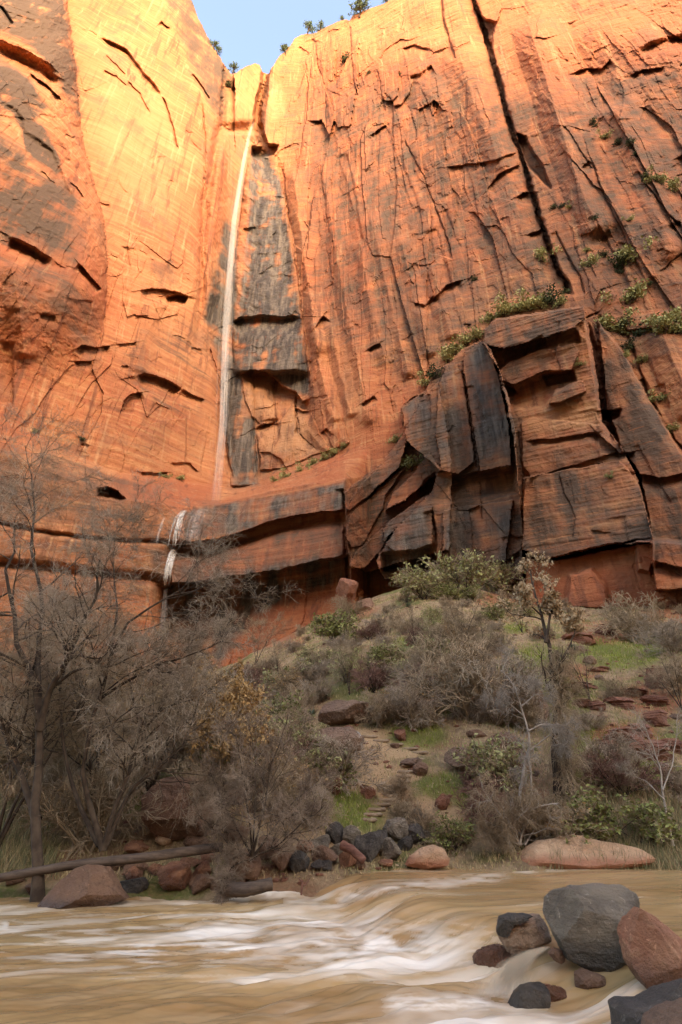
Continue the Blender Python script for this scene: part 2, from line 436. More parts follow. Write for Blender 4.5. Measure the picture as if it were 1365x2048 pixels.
for p_, d_, w_ in (([(566, 320), (570, 380), (584, 480), (600, 590), (606, 640), (612, 720), (622, 790)], 3.5, 3.2),
               ([(628, 75), (636, 130), (650, 180), (652, 278)], 1.8, 2.4), ([(700, 45), (703, 110), (706, 160), (716, 195)], 2.2, 2.4),
               ([(755, 138), (764, 190), (772, 225)], 1.8, 2.2), ([(806, 272), (830, 322), (846, 350), (866, 402), (881, 442), (896, 482), (905, 520)], 2.2, 2.2),
               ([(883, -20), (888, 40), (899, 82), (912, 120)], 3.0, 3.5), ([(640, 330), (648, 400), (660, 470)], 1.5, 2.2),
               ([(1112, 460), (1130, 500), (1160, 555), (1172, 590)], 2.2, 2.6), ([(1185, 325), (1200, 370), (1240, 452), (1268, 516), (1290, 560)], 2.2, 2.6),
               ([(1275, 340), (1300, 380), (1338, 430), (1365, 458)], 2.5, 2.8), ([(1245, 640), (1268, 700), (1300, 798), (1330, 850), (1370, 905)], 3.0, 3.0),
               ([(1130, 250), (1160, 300), (1185, 340)], 1.6, 2.2), ([(1320, 545), (1345, 520), (1375, 500)], 2.5, 3),
               ([(925, 738), (934, 800), (944, 870), (955, 945)], 2.6, 2.4), ([(863, 1020), (872, 1070), (868, 1130)], 4, 4), ([(960, 960), (966, 1040)], 2, 2.4),
               ([(1120, 640), (1112, 700), (1122, 760)], 1.0, 1.6), ([(1118, 945), (1130, 990), (1150, 1030), (1145, 1080)], .9, 2.0),
               ([(405, 200), (412, 300), (405, 420), (402, 560)], 2.2, 3.0), ([(416, 690), (440, 760), (452, 900), (466, 960)], 3.0, 3.0),
               ([(508, 830), (510, 900), (516, 970)], 2, 2.5), ([(1036, 860), (1042, 920), (1050, 960), (1044, 1010)], 1.8, 2.2),
               ([(685, 975), (690, 1030), (692, 1120)], 5, 4.0), ([(300, 590), (320, 640), (345, 600)], .8, 2.0)):
    crack(p_, d_*.65, w_*.72, d_*0.35)
roof([(888, 334), (940, 327), (985, 322), (1036, 302)], 1.8, 45); roof([(972, 382), (986, 362), (1000, 346), (1042, 326)], 2.2, 50)
roof([(1032, 394), (1048, 384), (1064, 384)], 4, 30); roof([(804, 97), (830, 89), (862, 98)], 1.7, 32)
roof([(816, 150), (838, 146), (856, 132), (862, 128)], 2.3, 35, 8); roof([(784, 212), (806, 206), (820, 184), (826, 160)], 2.2, 40)
roof([(740, 270), (772, 250)], 2.5, 30); roof([(1272, 98), (1300, 82), (1335, 72), (1375, 64)], 3, 40, 12); roof([(1140, 148), (1165, 136), (1205, 136), (1220, 118)], 1.8, 40)
roof([(1260, 150), (1290, 138), (1330, 134)], 2, 25); roof([(862, 602), (880, 585), (895, 568), (922, 560)], 3, 40); roof([(830, 605), (850, 610), (866, 590)], 2, 25)
roof([(722, 808), (735, 800), (748, 790)], 3, 20); roof([(630, 655), (640, 640), (648, 630)], 4, 30); roof([(735, 700), (750, 690), (760, 684)], 3, 22)
roof([(282, 943), (310, 945), (335, 943)], 2.0, 18); roof([(340, 925), (380, 925), (400, 945)], 1.5, 18)
roof([(1055, 468), (1075, 462), (1085, 455)], 3, 26); roof([(1056, 880), (1110, 876), (1200, 862)], 1.8, 22); roof([(1190, 928), (1240, 922)], 1.5, 14)
roof([(1195, 625), (1250, 660), (1300, 655), (1365, 655)], 2, 30); roof([(1190, 860), (1240, 905), (1270, 902)], 3, 30); roof([(1270, 945), (1320, 955), (1370, 945)], 3.5, 40)
roof([(1310, 1120), (1340, 1130), (1375, 1135)], 4, 40)
roof([(960, 1130), (1010, 1122), (1040, 1100)], 2, 30)
# many small traced-like nicks where the photo is full of them
nr = np.random.default_rng(21)
def nicks(n, box, L, tilt, depth):
    for _ in range(n):
        x = nr.uniform(box[0], box[2]); y = nr.uniform(box[1], box[3]); l = nr.uniform(*L); a = math.radians(nr.normal(*tilt))
        p = [(x, y)]
        for k in range(3):
            aa = a+nr.normal(0, .30); p.append((p[-1][0]+l/3*math.cos(aa), p[-1][1]+l/3*math.sin(aa)))
        roof(p, .62*nr.uniform(*depth), nr.uniform(8, 40), 1.5, .0)
nicks(7, (0, 560, 400, 960), (12, 40), (8, 18), (.8, 2.2))
nicks(4, (0, 250, 200, 600), (14, 50), (30, 15), (.8, 2.0))
nicks(7, (600, 520, 960, 860), (10, 34), (-25, 22), (.8, 2.4))
nicks(4, (680, 180, 1060, 560), (14, 60), (-18, 16), (.6, 1.8))
nicks(8, (1080, 200, 1380, 720), (12, 45), (5, 25), (.8, 2.4))
nicks(7, (480, 330, 600, 640), (12, 36), (-10, 20), (.8, 2.0))
nicks(5, (480, 640, 620, 740), (14, 50), (-22, 8), (.5, 1.1))
nicks(3, (860, 720, 1320, 1090), (14, 60), (-6, 10), (.4, 1.3))
nicks(4, (560, 70, 720, 300), (10, 40), (-15, 20), (.6, 1.8))
nicks(6, (210, 250, 390, 420), (8, 40), (25, 15), (.3, .8))
def splits(n, box, L, lean, depth):
    for _ in range(n):
        x = nr.uniform(box[0], box[2]); y = nr.uniform(box[1], box[3]); l = nr.uniform(*L); a = math.radians(90+nr.normal(*lean))
        p = [(x, y)]
        for k in range(4):
            aa = a+nr.normal(0, .05); p.append((p[-1][0]+l/4*math.cos(aa), p[-1][1]+l/4*math.sin(aa)))
        dd = nr.uniform(*depth); crack(p, dd*.35, nr.uniform(1.2, 1.9), dd*nr.uniform(.2, 1.1), nr.uniform(15, 60))
splits(10, (600, 300, 960, 800), (50, 200), (-14, 5), (.5, 1.9))
splits(4, (560, 60, 1000, 300), (40, 140), (-13, 5), (.5, 1.6))
splits(10, (1080, 150, 1380, 900), (50, 180), (-27, 6), (.6, 2.2))
splits(4, (0, 480, 400, 940), (40, 150), (4, 6), (.4, 1.3))
splits(3, (450, 260, 600, 900), (40, 160), (-3, 5), (.4, 1.2))
splits(4, (860, 720, 1320, 1100), (30, 120), (-8, 6), (.3, 1.0))

# upright arrises: pillars and fins of the right wall
arris([(1052, 30), (1090, 150), (1120, 250), (1165, 385), (1205, 480)], 5, 40, 75)
arris([(905, 60), (935, 165), (975, 260), (1010, 350)], 2.5, 40, 50)
arris([(1225, 200), (1262, 300), (1310, 420), (1360, 520)], 4, 60, 50)
arris([(1180, 250), (1215, 350), (1262, 470), (1300, 580)], 2.5, 40, 40)
arris([(1310, 620), (1350, 730), (1400, 830)], 4, 50, 50)
arris([(585, 330), (600, 450), (618, 580), (640, 720)], 4.5, 16, 50)
arris([(640, 300), (660, 430), (690, 600), (722, 760), (740, 860)], 3.5, 30, 34)
arris([(690, 320), (712, 450), (742, 600), (775, 740)], 2.6, 30, 26)
arris([(742, 420), (765, 540), (800, 680), (822, 760)], 3.0, 26, 34)
arris([(800, 470), (830, 600), (862, 720)], 2.4, 30, 26)
arris([(860, 520), (885, 610), (905, 680)], 2.2, 26, 24)
arris([(660, 640), (680, 740), (705, 840)], 2.2, 16, 22)
arris([(622, 640), (640, 740), (672, 850)], 2.4, 14, 22)
arris([(20, 520), (40, 620), (50, 720)], 2.0, 30, 40)
arris([(300, 600), (292, 680), (282, 750)], 1.2, 30, 30)
arris([(540, 760), (548, 800), (552, 842)], 2.0, 40, 10)
arris([(1050, 700), (1120, 690), (1165, 660)], 1.5, 20, 20)
# the wet bulge of the alcove
ucn = np.interp(V, [300, 400, 520, 640, 760], [525, 528, 532, 536, 545]); wdn = np.interp(V, [300, 400, 520, 640, 760], [26, 44, 62, 72, 78])
off -= 9*np.sqrt(np.clip(1-((U-ucn)/wdn)**2, 0, 1))*sstep(290, 380, V)*(1-sstep(738, 752, V))
ucn2 = np.interp(V, [740, 980], [474, 492]); off -= 4*np.sqrt(np.clip(1-((U-ucn2)/30)**2, 0, 1))*sstep(690, 740, V)*(1-sstep(968, 978, V))
q_ = region([(490, 330), (560, 330), (600, 620), (470, 630)], 20)
off -= q_*.8*np.clip(fbm(Xw/5.5, Zw/7.0, 3, 83), -.5, 1)

for pl, dz in (([(484, 754), (512, 744), (548, 752), (556, 842), (522, 850), (508, 836), (490, 800)], 2.0), ([(512, 856), (558, 848), (588, 803), (600, 870), (640, 905), (570, 936), (522, 940)], 3.0),
               ([(594, 815), (622, 822), (640, 868), (662, 900), (640, 905), (600, 868)], 3.6), ([(640, 800), (660, 795), (690, 850), (700, 884), (668, 900), (648, 860)], 2.6)):
    sd_q = poly_sd(pl, 30); off -= dz*sstep(-.8, .8, sd_q)*(.55+.45*sstep(0, 22, sd_q))

# ---------------------------------------------------------------- rock grain in metres
smooth_wall = region([(150, -130), (440, -130), (400, 250), (400, 480), (240, 480), (205, 380), (160, 200)], 40)
s_ = Xw + 1.0*fbm(Xw/30, Zw/50, 2, 9); z_ = Zw + 3*fbm(Xw/22+9, Zw/30, 2, 19)
plate = .6*(.15+.85*sstep(-.15, .35, fbm(Xw/45+4, Zw/60, 3, 77)))*(1-.75*region(but, 5))
F1, F2, ca, cb, vx, vy = voro(s_/13, z_/34, 3)
off -= (1-0.85*smooth_wall)*plate*((ca-.5)*1.3 + vx*(cb-.5)*1.6 - vy*.6*(cb > .5))
F1, F2, ca, cb, vx, vy = voro((s_+1.2*fbm(Xw/7, Zw/9, 3, 77))/5.5, z_/12, 8)
off -= (1-0.9*smooth_wall)*plate*((ca-.5)*.35 + vx*(cb-.5)*.7 - vy*.3*(cb > .6))
# tall splintered pilasters on the right wall
pil = np.maximum(region([(580, 150), (700, 90), (1000, 200), (1040, 420), (990, 640), (860, 780), (720, 920), (640, 860), (590, 520)], 40), np.maximum(.45*region([(-170, 470), (400, 470), (420, 940), (-170, 900)], 40), .6*region([(1040, 100), (1540, 0), (1540, 700), (1180, 620)], 40)))
F1, F2, ca, cb, vx, vy = voro(s_/4.2, z_/46, 33)
off -= pil*((ca-.5)*.8 + vx*(cb-.5)*1.5)
F1, F2, ca, cb, vx, vy = voro(s_/13+3.3, z_/110, 43)
off -= pil*((ca-.5)*2.4 + vx*(cb-.5)*6.5)
F1, F2, ca, cb, vx, vy = voro(s_/2.1+.2*fbm(Xw/5, Zw/9, 2, 5), z_/13, 37)
off -= (1-.9*smooth_wall)*(.25+.5*pil)*((ca-.5)*.4 + vx*(cb-.5)*.7 - vy*.35*(cb > .6))
off -= 1.4*fbm(Xw/30, Zw/70, 2, 41)
zb = Zw + 0.05*Xw + 1.2*fbm(Xw/25, Zw/25, 3, 51)
bedmask = 0.35+0.65*sstep(-.2, .4, fbm(Xw/40, Zw/30, 2, 61))
off -= bedmask*(1-.6*smooth_wall)*(0.12*vnoise(zb/1.7, Xw/60, 71) + .14*vnoise(zb/4.1, Xw/80, 73))
off -= (1-.5*smooth_wall)*(0.22*fbm(Xw/3.2, Zw/4.2, 3, 81))
# bedding on the ledges and the buttress reads stronger
lay = np.clip(region(but, 10)+inl*(V > 955)*(V < 1190)+region(ramp, 10), 0, 1)
off -= lay*.17*vnoise(Zw/.95, Xw/40, 91)

# ---------------------------------------------------------------- stains and rock colour
paint('varnish', [(-170, -130), (95, -130), (138, 60), (150, 160), (160, 230), (130, 175), (95, 120), (40, 70), (-170, 40)], 1.8, 14)
paint('varnish', [(-170, 110), (0, 120), (60, 165), (90, 215), (60, 240), (20, 212), (-170, 195)], 1.8, 12)
paint('varnish', [(0, 190), (45, 215), (85, 255), (110, 300), (125, 340), (112, 348), (80, 322), (52, 300), (48, 260), (28, 226), (0, 208)], 2.0, 7)
paint('varnish', [(-170, 300), (0, 270), (60, 320), (112, 352), (150, 400), (164, 450), (155, 530), (60, 480), (-170, 470)], 1.15, 26)
paint('varnish', [(322, -40), (385, -10), (430, 90), (466, 150), (452, 180), (446, 250), (425, 215), (396, 150), (362, 70)], .95, 10)
paint('varnish', [(300, 520), (345, 525), (360, 570), (320, 575)], .45, 10)
paint('varnish', [(840, 190), (1000, 175), (1055, 300), (1075, 400), (950, 430), (870, 400), (830, 300)], .5, 24)
paint('varnish', [(690, 260), (770, 240), (830, 330), (770, 400), (710, 420)], .30, 25)
paint('varnish', [(1130, 150), (1250, 150), (1365, 130), (1540, 130), (1540, 420), (1330, 400), (1200, 330), (1150, 250)], .62, 18)
paint('varnish', [(880, 430), (1010, 440), (1040, 520), (930, 560), (880, 510)], .40, 22)
paint('varnish', [(1060, 560), (1365, 500), (1540, 500), (1540, 720), (1180, 700)], .55, 40)
paint('varnish', [(590, 200), (860, 120), (1060, 180), (1365, 120), (1540, 120), (1540, 640), (1000, 640), (800, 760), (640, 640)], .62, 60)
paint('varnish', but, .62, 8)
tone['varnish'] *= 1-.75*region([(1020, 790), (1085, 770), (1120, 806), (1195, 790), (1206, 850), (1100, 868), (1046, 850)], 14)  # varnish thinned on the lit band, its light put into the colour
paint('varnish', [(1046, 955), (1240, 922), (1278, 965), (1306, 1074), (1220, 1088), (1140, 1106), (1090, 1118), (1046, 1100)], .85, 3)
paint('varnish', [(967, 692), (968, 655), (990, 636), (1080, 624), (1168, 611), (1172, 632), (1150, 655), (1100, 672), (1010, 697)], .85, 3)
paint('varnish', [(1195, 640), (1245, 700), (1300, 800), (1365, 910), (1540, 900), (1540, 1130), (1310, 1120), (1300, 1050), (1280, 950), (1240, 890), (1214, 820)], .85, 8)
paint('varnish', cols, .78, 5)
paint('wet', [(877, 775), (892, 730), (912, 726), (926, 745), (938, 830), (945, 870), (885, 880), (880, 830)], .55, 8)
paint('wet', [(928, 735), (934, 712), (964, 690), (984, 712), (1000, 760), (1018, 850), (1020, 910), (962, 915), (940, 800)], .72, 10)
paint('wet', [(880, 860), (940, 850), (952, 920), (900, 940), (880, 920)], .6, 8)
paint('wet', [(764, 1060), (800, 1025), (865, 1012), (866, 1090), (872, 1140), (770, 1140)], .66, 8)
paint('wet', [(886, 1024), (950, 1015), (1026, 1005), (1020, 1060), (1010, 1150), (885, 1150)], .62, 10)
paint('wet', [(805, 815), (830, 794), (858, 792), (862, 850), (850, 866), (815, 872)], .6, 6)
paint('wet', alc, .22, 18)
paint('wet', [(505, 300), (540, 312), (565, 380), (580, 500), (602, 620), (612, 720), (622, 790), (592, 785), (560, 760), (540, 742), (482, 745), (470, 640), (490, 540), (500, 400)], 1.3, 10)
paint('wet', [(470, 640), (500, 640), (482, 745), (486, 830), (508, 835), (520, 970), (470, 975), (455, 900), (443, 760), (450, 680)], 1.3, 7)
paint('wet', [(428, 540), (448, 450), (474, 400), (474, 640), (458, 770), (428, 700), (410, 640)], 1.0, 10)
paint('wet', [(525, 165), (540, 160), (530, 290), (512, 290)], .45, 6)
paint('wet', [(540, 900), (600, 890), (640, 912), (600, 930), (520, 965), (520, 910)], .35, 10)
paint('wet', [(360, 1024), (690, 965), (692, 1020), (560, 1036), (500, 1060), (372, 1085)], .72, 6)
paint('varnish', [(345, 1095), (500, 1075), (690, 1040), (692, 1112), (560, 1140), (400, 1165), (330, 1168)], .55, 8)
paint('varnish', [(-170, 890), (60, 900), (250, 960), (340, 1020), (340, 1085), (250, 1080), (80, 1060), (-170, 1040)], .5, 25)
paint('varnish', [(-170, 1070), (80, 1075), (340, 1095), (330, 1200), (-170, 1200)], .38, 20)
paint('varnish', [(220, 660), (420, 640), (430, 900), (330, 930), (230, 860)], .26, 40)
paint('wet', [(300, 1100), (360, 1090), (420, 1110), (400, 1165), (310, 1170)], .5, 12)
paint('wet', [(330, 1165), (700, 1108), (700, 1160), (540, 1210), (470, 1290), (380, 1480), (300, 1480)], .82, 10)
paint('red', [(235, 945), (330, 952), (430, 968), (440, 1010), (340, 1022), (200, 985)], .85, 14)
paint('red', [(470, 985), (560, 955), (690, 905), (692, 960), (520, 988), (430, 1010)], .7, 10)
paint('red', [(345, 1095), (500, 1075), (690, 1040), (692, 1112), (560, 1140), (400, 1165), (330, 1168)], .75, 10)
paint('red', [(430, 1290), (470, 1235), (560, 1190), (700, 1150), (760, 1180), (640, 1240), (560, 1290), (440, 1340)], .9, 8)
paint('red', [(560, 120), (860, 60), (1060, 200), (1060, 520), (900, 620), (700, 700), (640, 620), (590, 400)], .75, 50)
paint('red', [(1000, 0), (1540, -50), (1540, 700), (1150, 620), (1060, 300)], .65, 40)
paint('red', [(-170, 330), (0, 340), (160, 400), (215, 560), (210, 640), (150, 700), (-170, 660)], .85, 30)
paint('varnish', [(-170, 500), (60, 520), (150, 540), (200, 640), (190, 720), (120, 650), (-170, 640)], .45, 25)
paint('red', [(1090, 1125), (1365, 1090), (1540, 1100), (1540, 1250), (1020, 1250)], .7, 20)
paint('red', [(1176, 640), (1200, 720), (1225, 870), (1200, 850), (1186, 740)], .6, 8)
paint('red', [(1270, 1078), (1306, 1074), (1308, 1120), (1300, 1145), (1276, 1140)], .95, 4)
paint('red', [(700, 940), (800, 850), (830, 800), (850, 820), (800, 900), (740, 960)], .55, 14)
paint('red', [(690, 985), (840, 880), (900, 940), (770, 1140), (697, 1132)], .45, 10)
paint('varnish', ramp, .7, 6)
paint('pale', [(170, 120), (330, 180), (350, 300), (330, 440), (230, 420), (180, 300)], .4, 45)
paint('pale', [(450, 160), (520, 150), (520, 290), (450, 300)], .35, 20)
paint('pale', [(482, 745), (545, 750), (556, 842), (520, 848), (490, 800)], .6, 8)
paint('pale', [(512, 850), (560, 848), (590, 800), (640, 880), (680, 880), (600, 920), (560, 905), (520, 900)], .75, 10)
paint('pale', [(535, 180), (560, 170), (575, 230), (545, 240)], .7, 8)
paint('pale', [(447, 262), (475, 255), (510, 246), (512, 254), (470, 268), (462, 284), (449, 290)], .3, 6)
paint('pale', [(1030, 815), (1060, 780), (1085, 775), (1090, 810), (1200, 800), (1205, 850), (1110, 862), (1050, 866)], .8, 6)  # lit band of the buttress, brightness painted in as paler rock
paint('pale', [(1010, 725), (1080, 700), (1150, 688), (1160, 700), (1080, 730), (1015, 755)], .4, 6)
paint('pale', [(860, 955), (1030, 950), (1034, 985), (880, 1000)], .45, 8)
paint('pale', [(0, 500), (60, 520), (55, 620), (0, 680)], .5, 15)
paint('pale', [(610, 640), (690, 600), (740, 820), (690, 900), (640, 800)], .35, 30)
paint('pale', [(1060, 0), (1365, 0), (1365, 60), (1140, 130), (1080, 90)], .25, 25)
# uneven edges to the stains
nz = fbm(Xw/6, Zw/22, 4, 201); nz2 = fbm(Xw/14, Zw/5, 3, 211)
for k in ('varnish', 'wet'):
    tone[k] = np.clip(tone[k]*(1+.9*nz+.6*nz2), 0, 2.2)
for k in ('red', 'pale'):
    tone[k] = np.clip(tone[k]*(1+.4*nz), 0, 1)
tone['moss'] = sstep(.5, .1, np.abs(tt-.15))*(U > 500)*(U < 700)*.5

# ---------------------------------------------------------------- to the world
Yf = np.clip(Yb + off, 42, 400)
sk = np.interp(U0 + 2.2*fbm(U0/9, U0*0, 3, 301), SKX, SKY)
over = np.clip(sk - V0, 0, None)
# points above the rim fold back onto the plateau behind it
Vr = np.maximum(V0, sk)
ridx = np.clip(np.searchsorted(GV, np.maximum(sk, GV[0])), 0, len(GV)-1)
Yrim = Yf[ridx, np.arange(U.shape[1])[None, :].repeat(U.shape[0], 0)]
Us = U0.copy(); Vs = Vr.copy(); J = 2.2
m = Yf[:, 1:]-Yf[:, :-1]
a_ = np.zeros(U.shape, bool); a_[:, 1:] = m > J; Us[:, 1:] = np.where(a_[:, 1:], U0[:, :-1]+.06, Us[:, 1:])
b_ = np.zeros(U.shape, bool); b_[:, :-1] = m < -J; Us[:, :-1] = np.where(b_[:, :-1] & ~a_[:, :-1], U0[:, 1:]-.06, Us[:, :-1])
m = Yf[1:]-Yf[:-1]
a_ = np.zeros(U.shape, bool); a_[1:] = (m > J*1.6) & (over[1:] <= 0); Vs[1:] = np.where(a_[1:], Vr[:-1]+.06, Vs[1:])
mxr, mzr = dirs(Us, Vs)
Yt = np.where(over > 0, Yrim, Yf)
Xc = mxr*Yt; Yc = Yt.copy(); Zc = CZ + mzr*Yt
k_ = over*1.3
Yc = Yc + k_; Xc = Xc*(1+k_/np.maximum(Yt, 1)); Zc = Zc - k_*0.10
verts = np.stack([Xc, Yc, Zc], -1).reshape(-1, 3)
cliff_me = mesh_np('cliff', verts, grid_faces(*U.shape)[:, ::-1], False)
attr(cliff_me, 'stain', np.stack([tone['varnish'], tone['wet'], tone['red'], tone['pale']], -1).reshape(-1, 4))

# ---------------------------------------------------------------- sandstone
def rock_material():
    s = NT('sandstone')
    var, wet, red, pale = s.attr('stain')
    big = s.noise(s.mapping((.03, .03, .02)), 1, 4)
    c = s.mix(s.ramp(big, .35, .68), (.405, .158, .072), (.345, .110, .050))
    bed = s.noise(s.mapping((.05, .05, .75), (radians(2), radians(-3), 0)), 1, 6, .62, .3)
    c = s.mix(s.ramp(bed, .46, .70, 0, .55), c, (.48, .255, .12))
    c = s.mix(s.ramp(bed, .50, .30, 0, .75), c, (.24, .085, .042))
    fine = s.noise(s.mapping((.35, .35, 2.6), (0, radians(-4), 0)), 1, 5, .65, .4)
    c = s.mix(s.ramp(fine, .55, .8, 0, .35), c, (.24, .09, .045))
    c = s.mix(s.math('MULTIPLY', pale, .9), c, s.mix(bed, (.50, .262, .128), (.44, .20, .095)))
    c = s.mix(s.math('MULTIPLY', red, .85), c, s.mix(bed, (.29, .074, .034), (.37, .118, .054)))
    slab = s.noise(s.mapping((.035, .035, .30), (radians(3), radians(-6), 0), (4, 4, 4)), 1, 7, .68, .5)
    c = s.mix(s.math('MULTIPLY', s.ramp(slab, .52, .62), s.math('ADD', .15, s.math('MULTIPLY', s.ramp(var, .02, .35), .6))), c, (.125, .066, .044))
    # long run-off streaks
    st = s.noise(s.mapping((.42, .42, .012)), 1, 5, .6)
    st2 = s.noise(s.mapping((.16, .16, .008), loc=(7, 3, 0)), 1, 4, .6)
    sm = s.math('MULTIPLY', s.ramp(st, .50, .64), s.ramp(st2, .46, .60))
    c = s.mix(s.math('MULTIPLY', sm, .72), c, (.14, .052, .032))
    sm2 = s.ramp(s.noise(s.mapping((.55, .55, .015), loc=(31, 9, 0)), 1, 4, .6), .57, .70)
    c = s.mix(s.math('MULTIPLY', sm2, .45), c, (.50, .285, .145))
    sm3 = s.math('MULTIPLY', s.ramp(s.noise(s.mapping((.9, .9, .018), loc=(3, 19, 0)), 1, 4, .6), .52, .66), s.ramp(big, .35, .6))
    c = s.mix(s.math('MULTIPLY', sm3, .35), c, (.36, .085, .045))
    blot = s.ramp(s.noise(s.mapping((.07, .07, .05), loc=(5, 1, 2)), 1, 6, .66), .53, .64)
    c = s.mix(s.math('MULTIPLY', blot, .42), c, (.17, .085, .055))
    vn = s.math('MULTIPLY', var, s.ramp(s.noise(s.mapping((.5, .5, .06)), 1, 6, .65), .28, .55, .45, 1.0))
    vn = s.math('MULTIPLY', vn, s.ramp(s.noise(s.mapping((.25, .25, 3.4), (0, radians(-3), 0), (1, 2, 3)), 1, 6, .7, .3), .70, .52, .15, 1.0))
    c = s.mix(s.math('MULTIPLY', vn, 1.0, clamp=True), c, s.mix(big, (.075, .052, .040), (.125, .075, .047)))
    wn_ = s.noise(s.mapping((.6, .6, .035), loc=(2, 8, 0)), 1, 5, .6)
    wm = s.math('MULTIPLY', wet, s.ramp(wn_, .25, .55, .55, 1.0), clamp=True)
    c = s.mix(wm, c, s.mix(s.ramp(wn_, .4, .65), (.050, .039, .031), (.14, .108, .080)))
    rough = s.math('SUBTRACT', .92, s.math('MULTIPLY', wm, .38))
    h = s.math('ADD', s.math('MULTIPLY', bed, .8), s.math('ADD', s.math('MULTIPLY', fine, .45), s.math('MULTIPLY', s.noise(s.mapping((1.1, 1.1, .8)), 1, 7, .65), 1.0)))
    s.set(Base_Color=c, Roughness=rough, Normal=s.bump(h, .7, .7), Specular_IOR_Level=.15)
    return s.m
M_ROCK = rock_material()
cliff = obj('cliff', cliff_me, M_ROCK)
cliff['kind'] = 'structure'
# ================================================================== GROUND
TY = np.array([-640, -60, 0, 4, 8, 17, 18.5, 20, 22, 25, 30, 40, 60, 80, 105, 118, 170])
TZ = np.array([8, 3.5, 1.0, .4, -1.2, -1.2, -.6, .5, 1.2, 2.6, 5.2, 10.5, 20.5, 30, 42.5, 48, 60])
def ground_z(x, y):
    x = np.asarray(x, float); y = np.asarray(y, float)
    yb = y - 1.6*sstep(-2, 6, x)*sstep(10, 16, y)*(1-sstep(24, 34, y))      # right bank stands a little farther off
    z = np.interp(yb, TY, TZ)
    u = x/np.maximum(y, 1)
    g = np.interp(u, [-.5, -.24, -.125, .02, .15], [.42, .55, .70, .88, 1.0])     # the gully on the left lies lower
    g = np.where(y < 22, 1, g*sstep(22, 40, y)+1*(1-sstep(22, 40, y)))
    z = np.where(z > .5, .5+(z-.5)*g, z)
    z = np.where(y > 40, z-3.5*sstep(.22, .38, u)*sstep(40, 90, y), z)
    m = sstep(17, 24, y)
    z = z + m*(.5*fbm(x/6, y/6, 4, 401) + .9*fbm(x/16, y/16, 2, 411)*sstep(24, 40, y))
    return z
ys = np.concatenate([np.linspace(-640, -20, 24), np.linspace(-16, 15, 32), np.linspace(15.4, 40, 190), 40+np.cumsum(np.linspace(.15, 1.4, 150))])
ux = np.concatenate([np.linspace(-1, -.42, 24)**3*6-.2, np.linspace(-1.1, 1.1, 330), np.linspace(.42, 1, 24)**3*6+.2])
ux = np.sort(ux)
YY, UX = np.meshgrid(ys, ux, indexing='ij')
XX = UX*np.maximum(np.abs(YY), 25)*.9
ZZ = ground_z(XX, YY)
def project(p):
    x, y, z = p[:, 0], p[:, 1], p[:, 2]-CZ; fw = y*cp+z*sp
    fw = np.where(np.abs(fw) < .5, .5, fw)
    return 682.5+F*x/fw, 1024-F*(z*cp-y*sp)/fw
GRASS = [(900, 1575, 70, 34), (720, 1635, 60, 36), (835, 1470, 70, 34), (1240, 1310, 110, 34), (1300, 1290, 90, 24), (1230, 1490, 130, 40), (1300, 1550, 90, 30), (620, 1605, 60, 34), (435, 1455, 40, 20), (1030, 1258, 30, 12), (830, 1290, 40, 18), (1085, 1315, 60, 30), (770, 1370, 60, 20), (690, 1600, 60, 20), (1130, 1400, 60, 60), (950, 1600, 60, 24), (850, 1420, 70, 18), (700, 1330, 60, 16), (960, 1280, 60, 16), (560, 1560, 50, 24), (1180, 1560, 60, 24), (880, 1240, 50, 12)]
DIRT = [(740, 1475, 50, 18), (800, 1500, 50, 16), (820, 1540, 30, 22), (790, 1585, 30, 26), (755, 1630, 26, 24), (710, 1540, 70, 40), (880, 1620, 50, 40), (640, 1690, 120, 24), (560, 1640, 60, 30)]
REDG = [(1210, 1265, 90, 26), (1150, 1345, 60, 20), (1300, 1400, 80, 40), (1250, 1470, 80, 30), (700, 1220, 60, 20), (560, 1280, 60, 20), (1020, 1200, 80, 20), (1340, 1230, 60, 20), (900, 1160, 90, 16)]
def blobs(u, v, L):
    m = np.zeros(u.shape)
    for a, b, c, d in L: m = np.maximum(m, np.exp(-(((u-a)/c)**2+((v-b)/d)**2)))
    return m
ter_me = mesh_np('hillside', np.stack([XX, YY, ZZ], -1).reshape(-1, 3), grid_faces(*XX.shape), True)
_p = np.stack([XX, YY, ZZ], -1).reshape(-1, 3); _u, _v = project(_p); _ok = (_p[:, 1] > 15)
attr(ter_me, 'cover', np.stack([blobs(_u, _v, DIRT)*_ok, blobs(_u, _v, GRASS)*_ok, blobs(_u, _v, REDG)*_ok], -1))
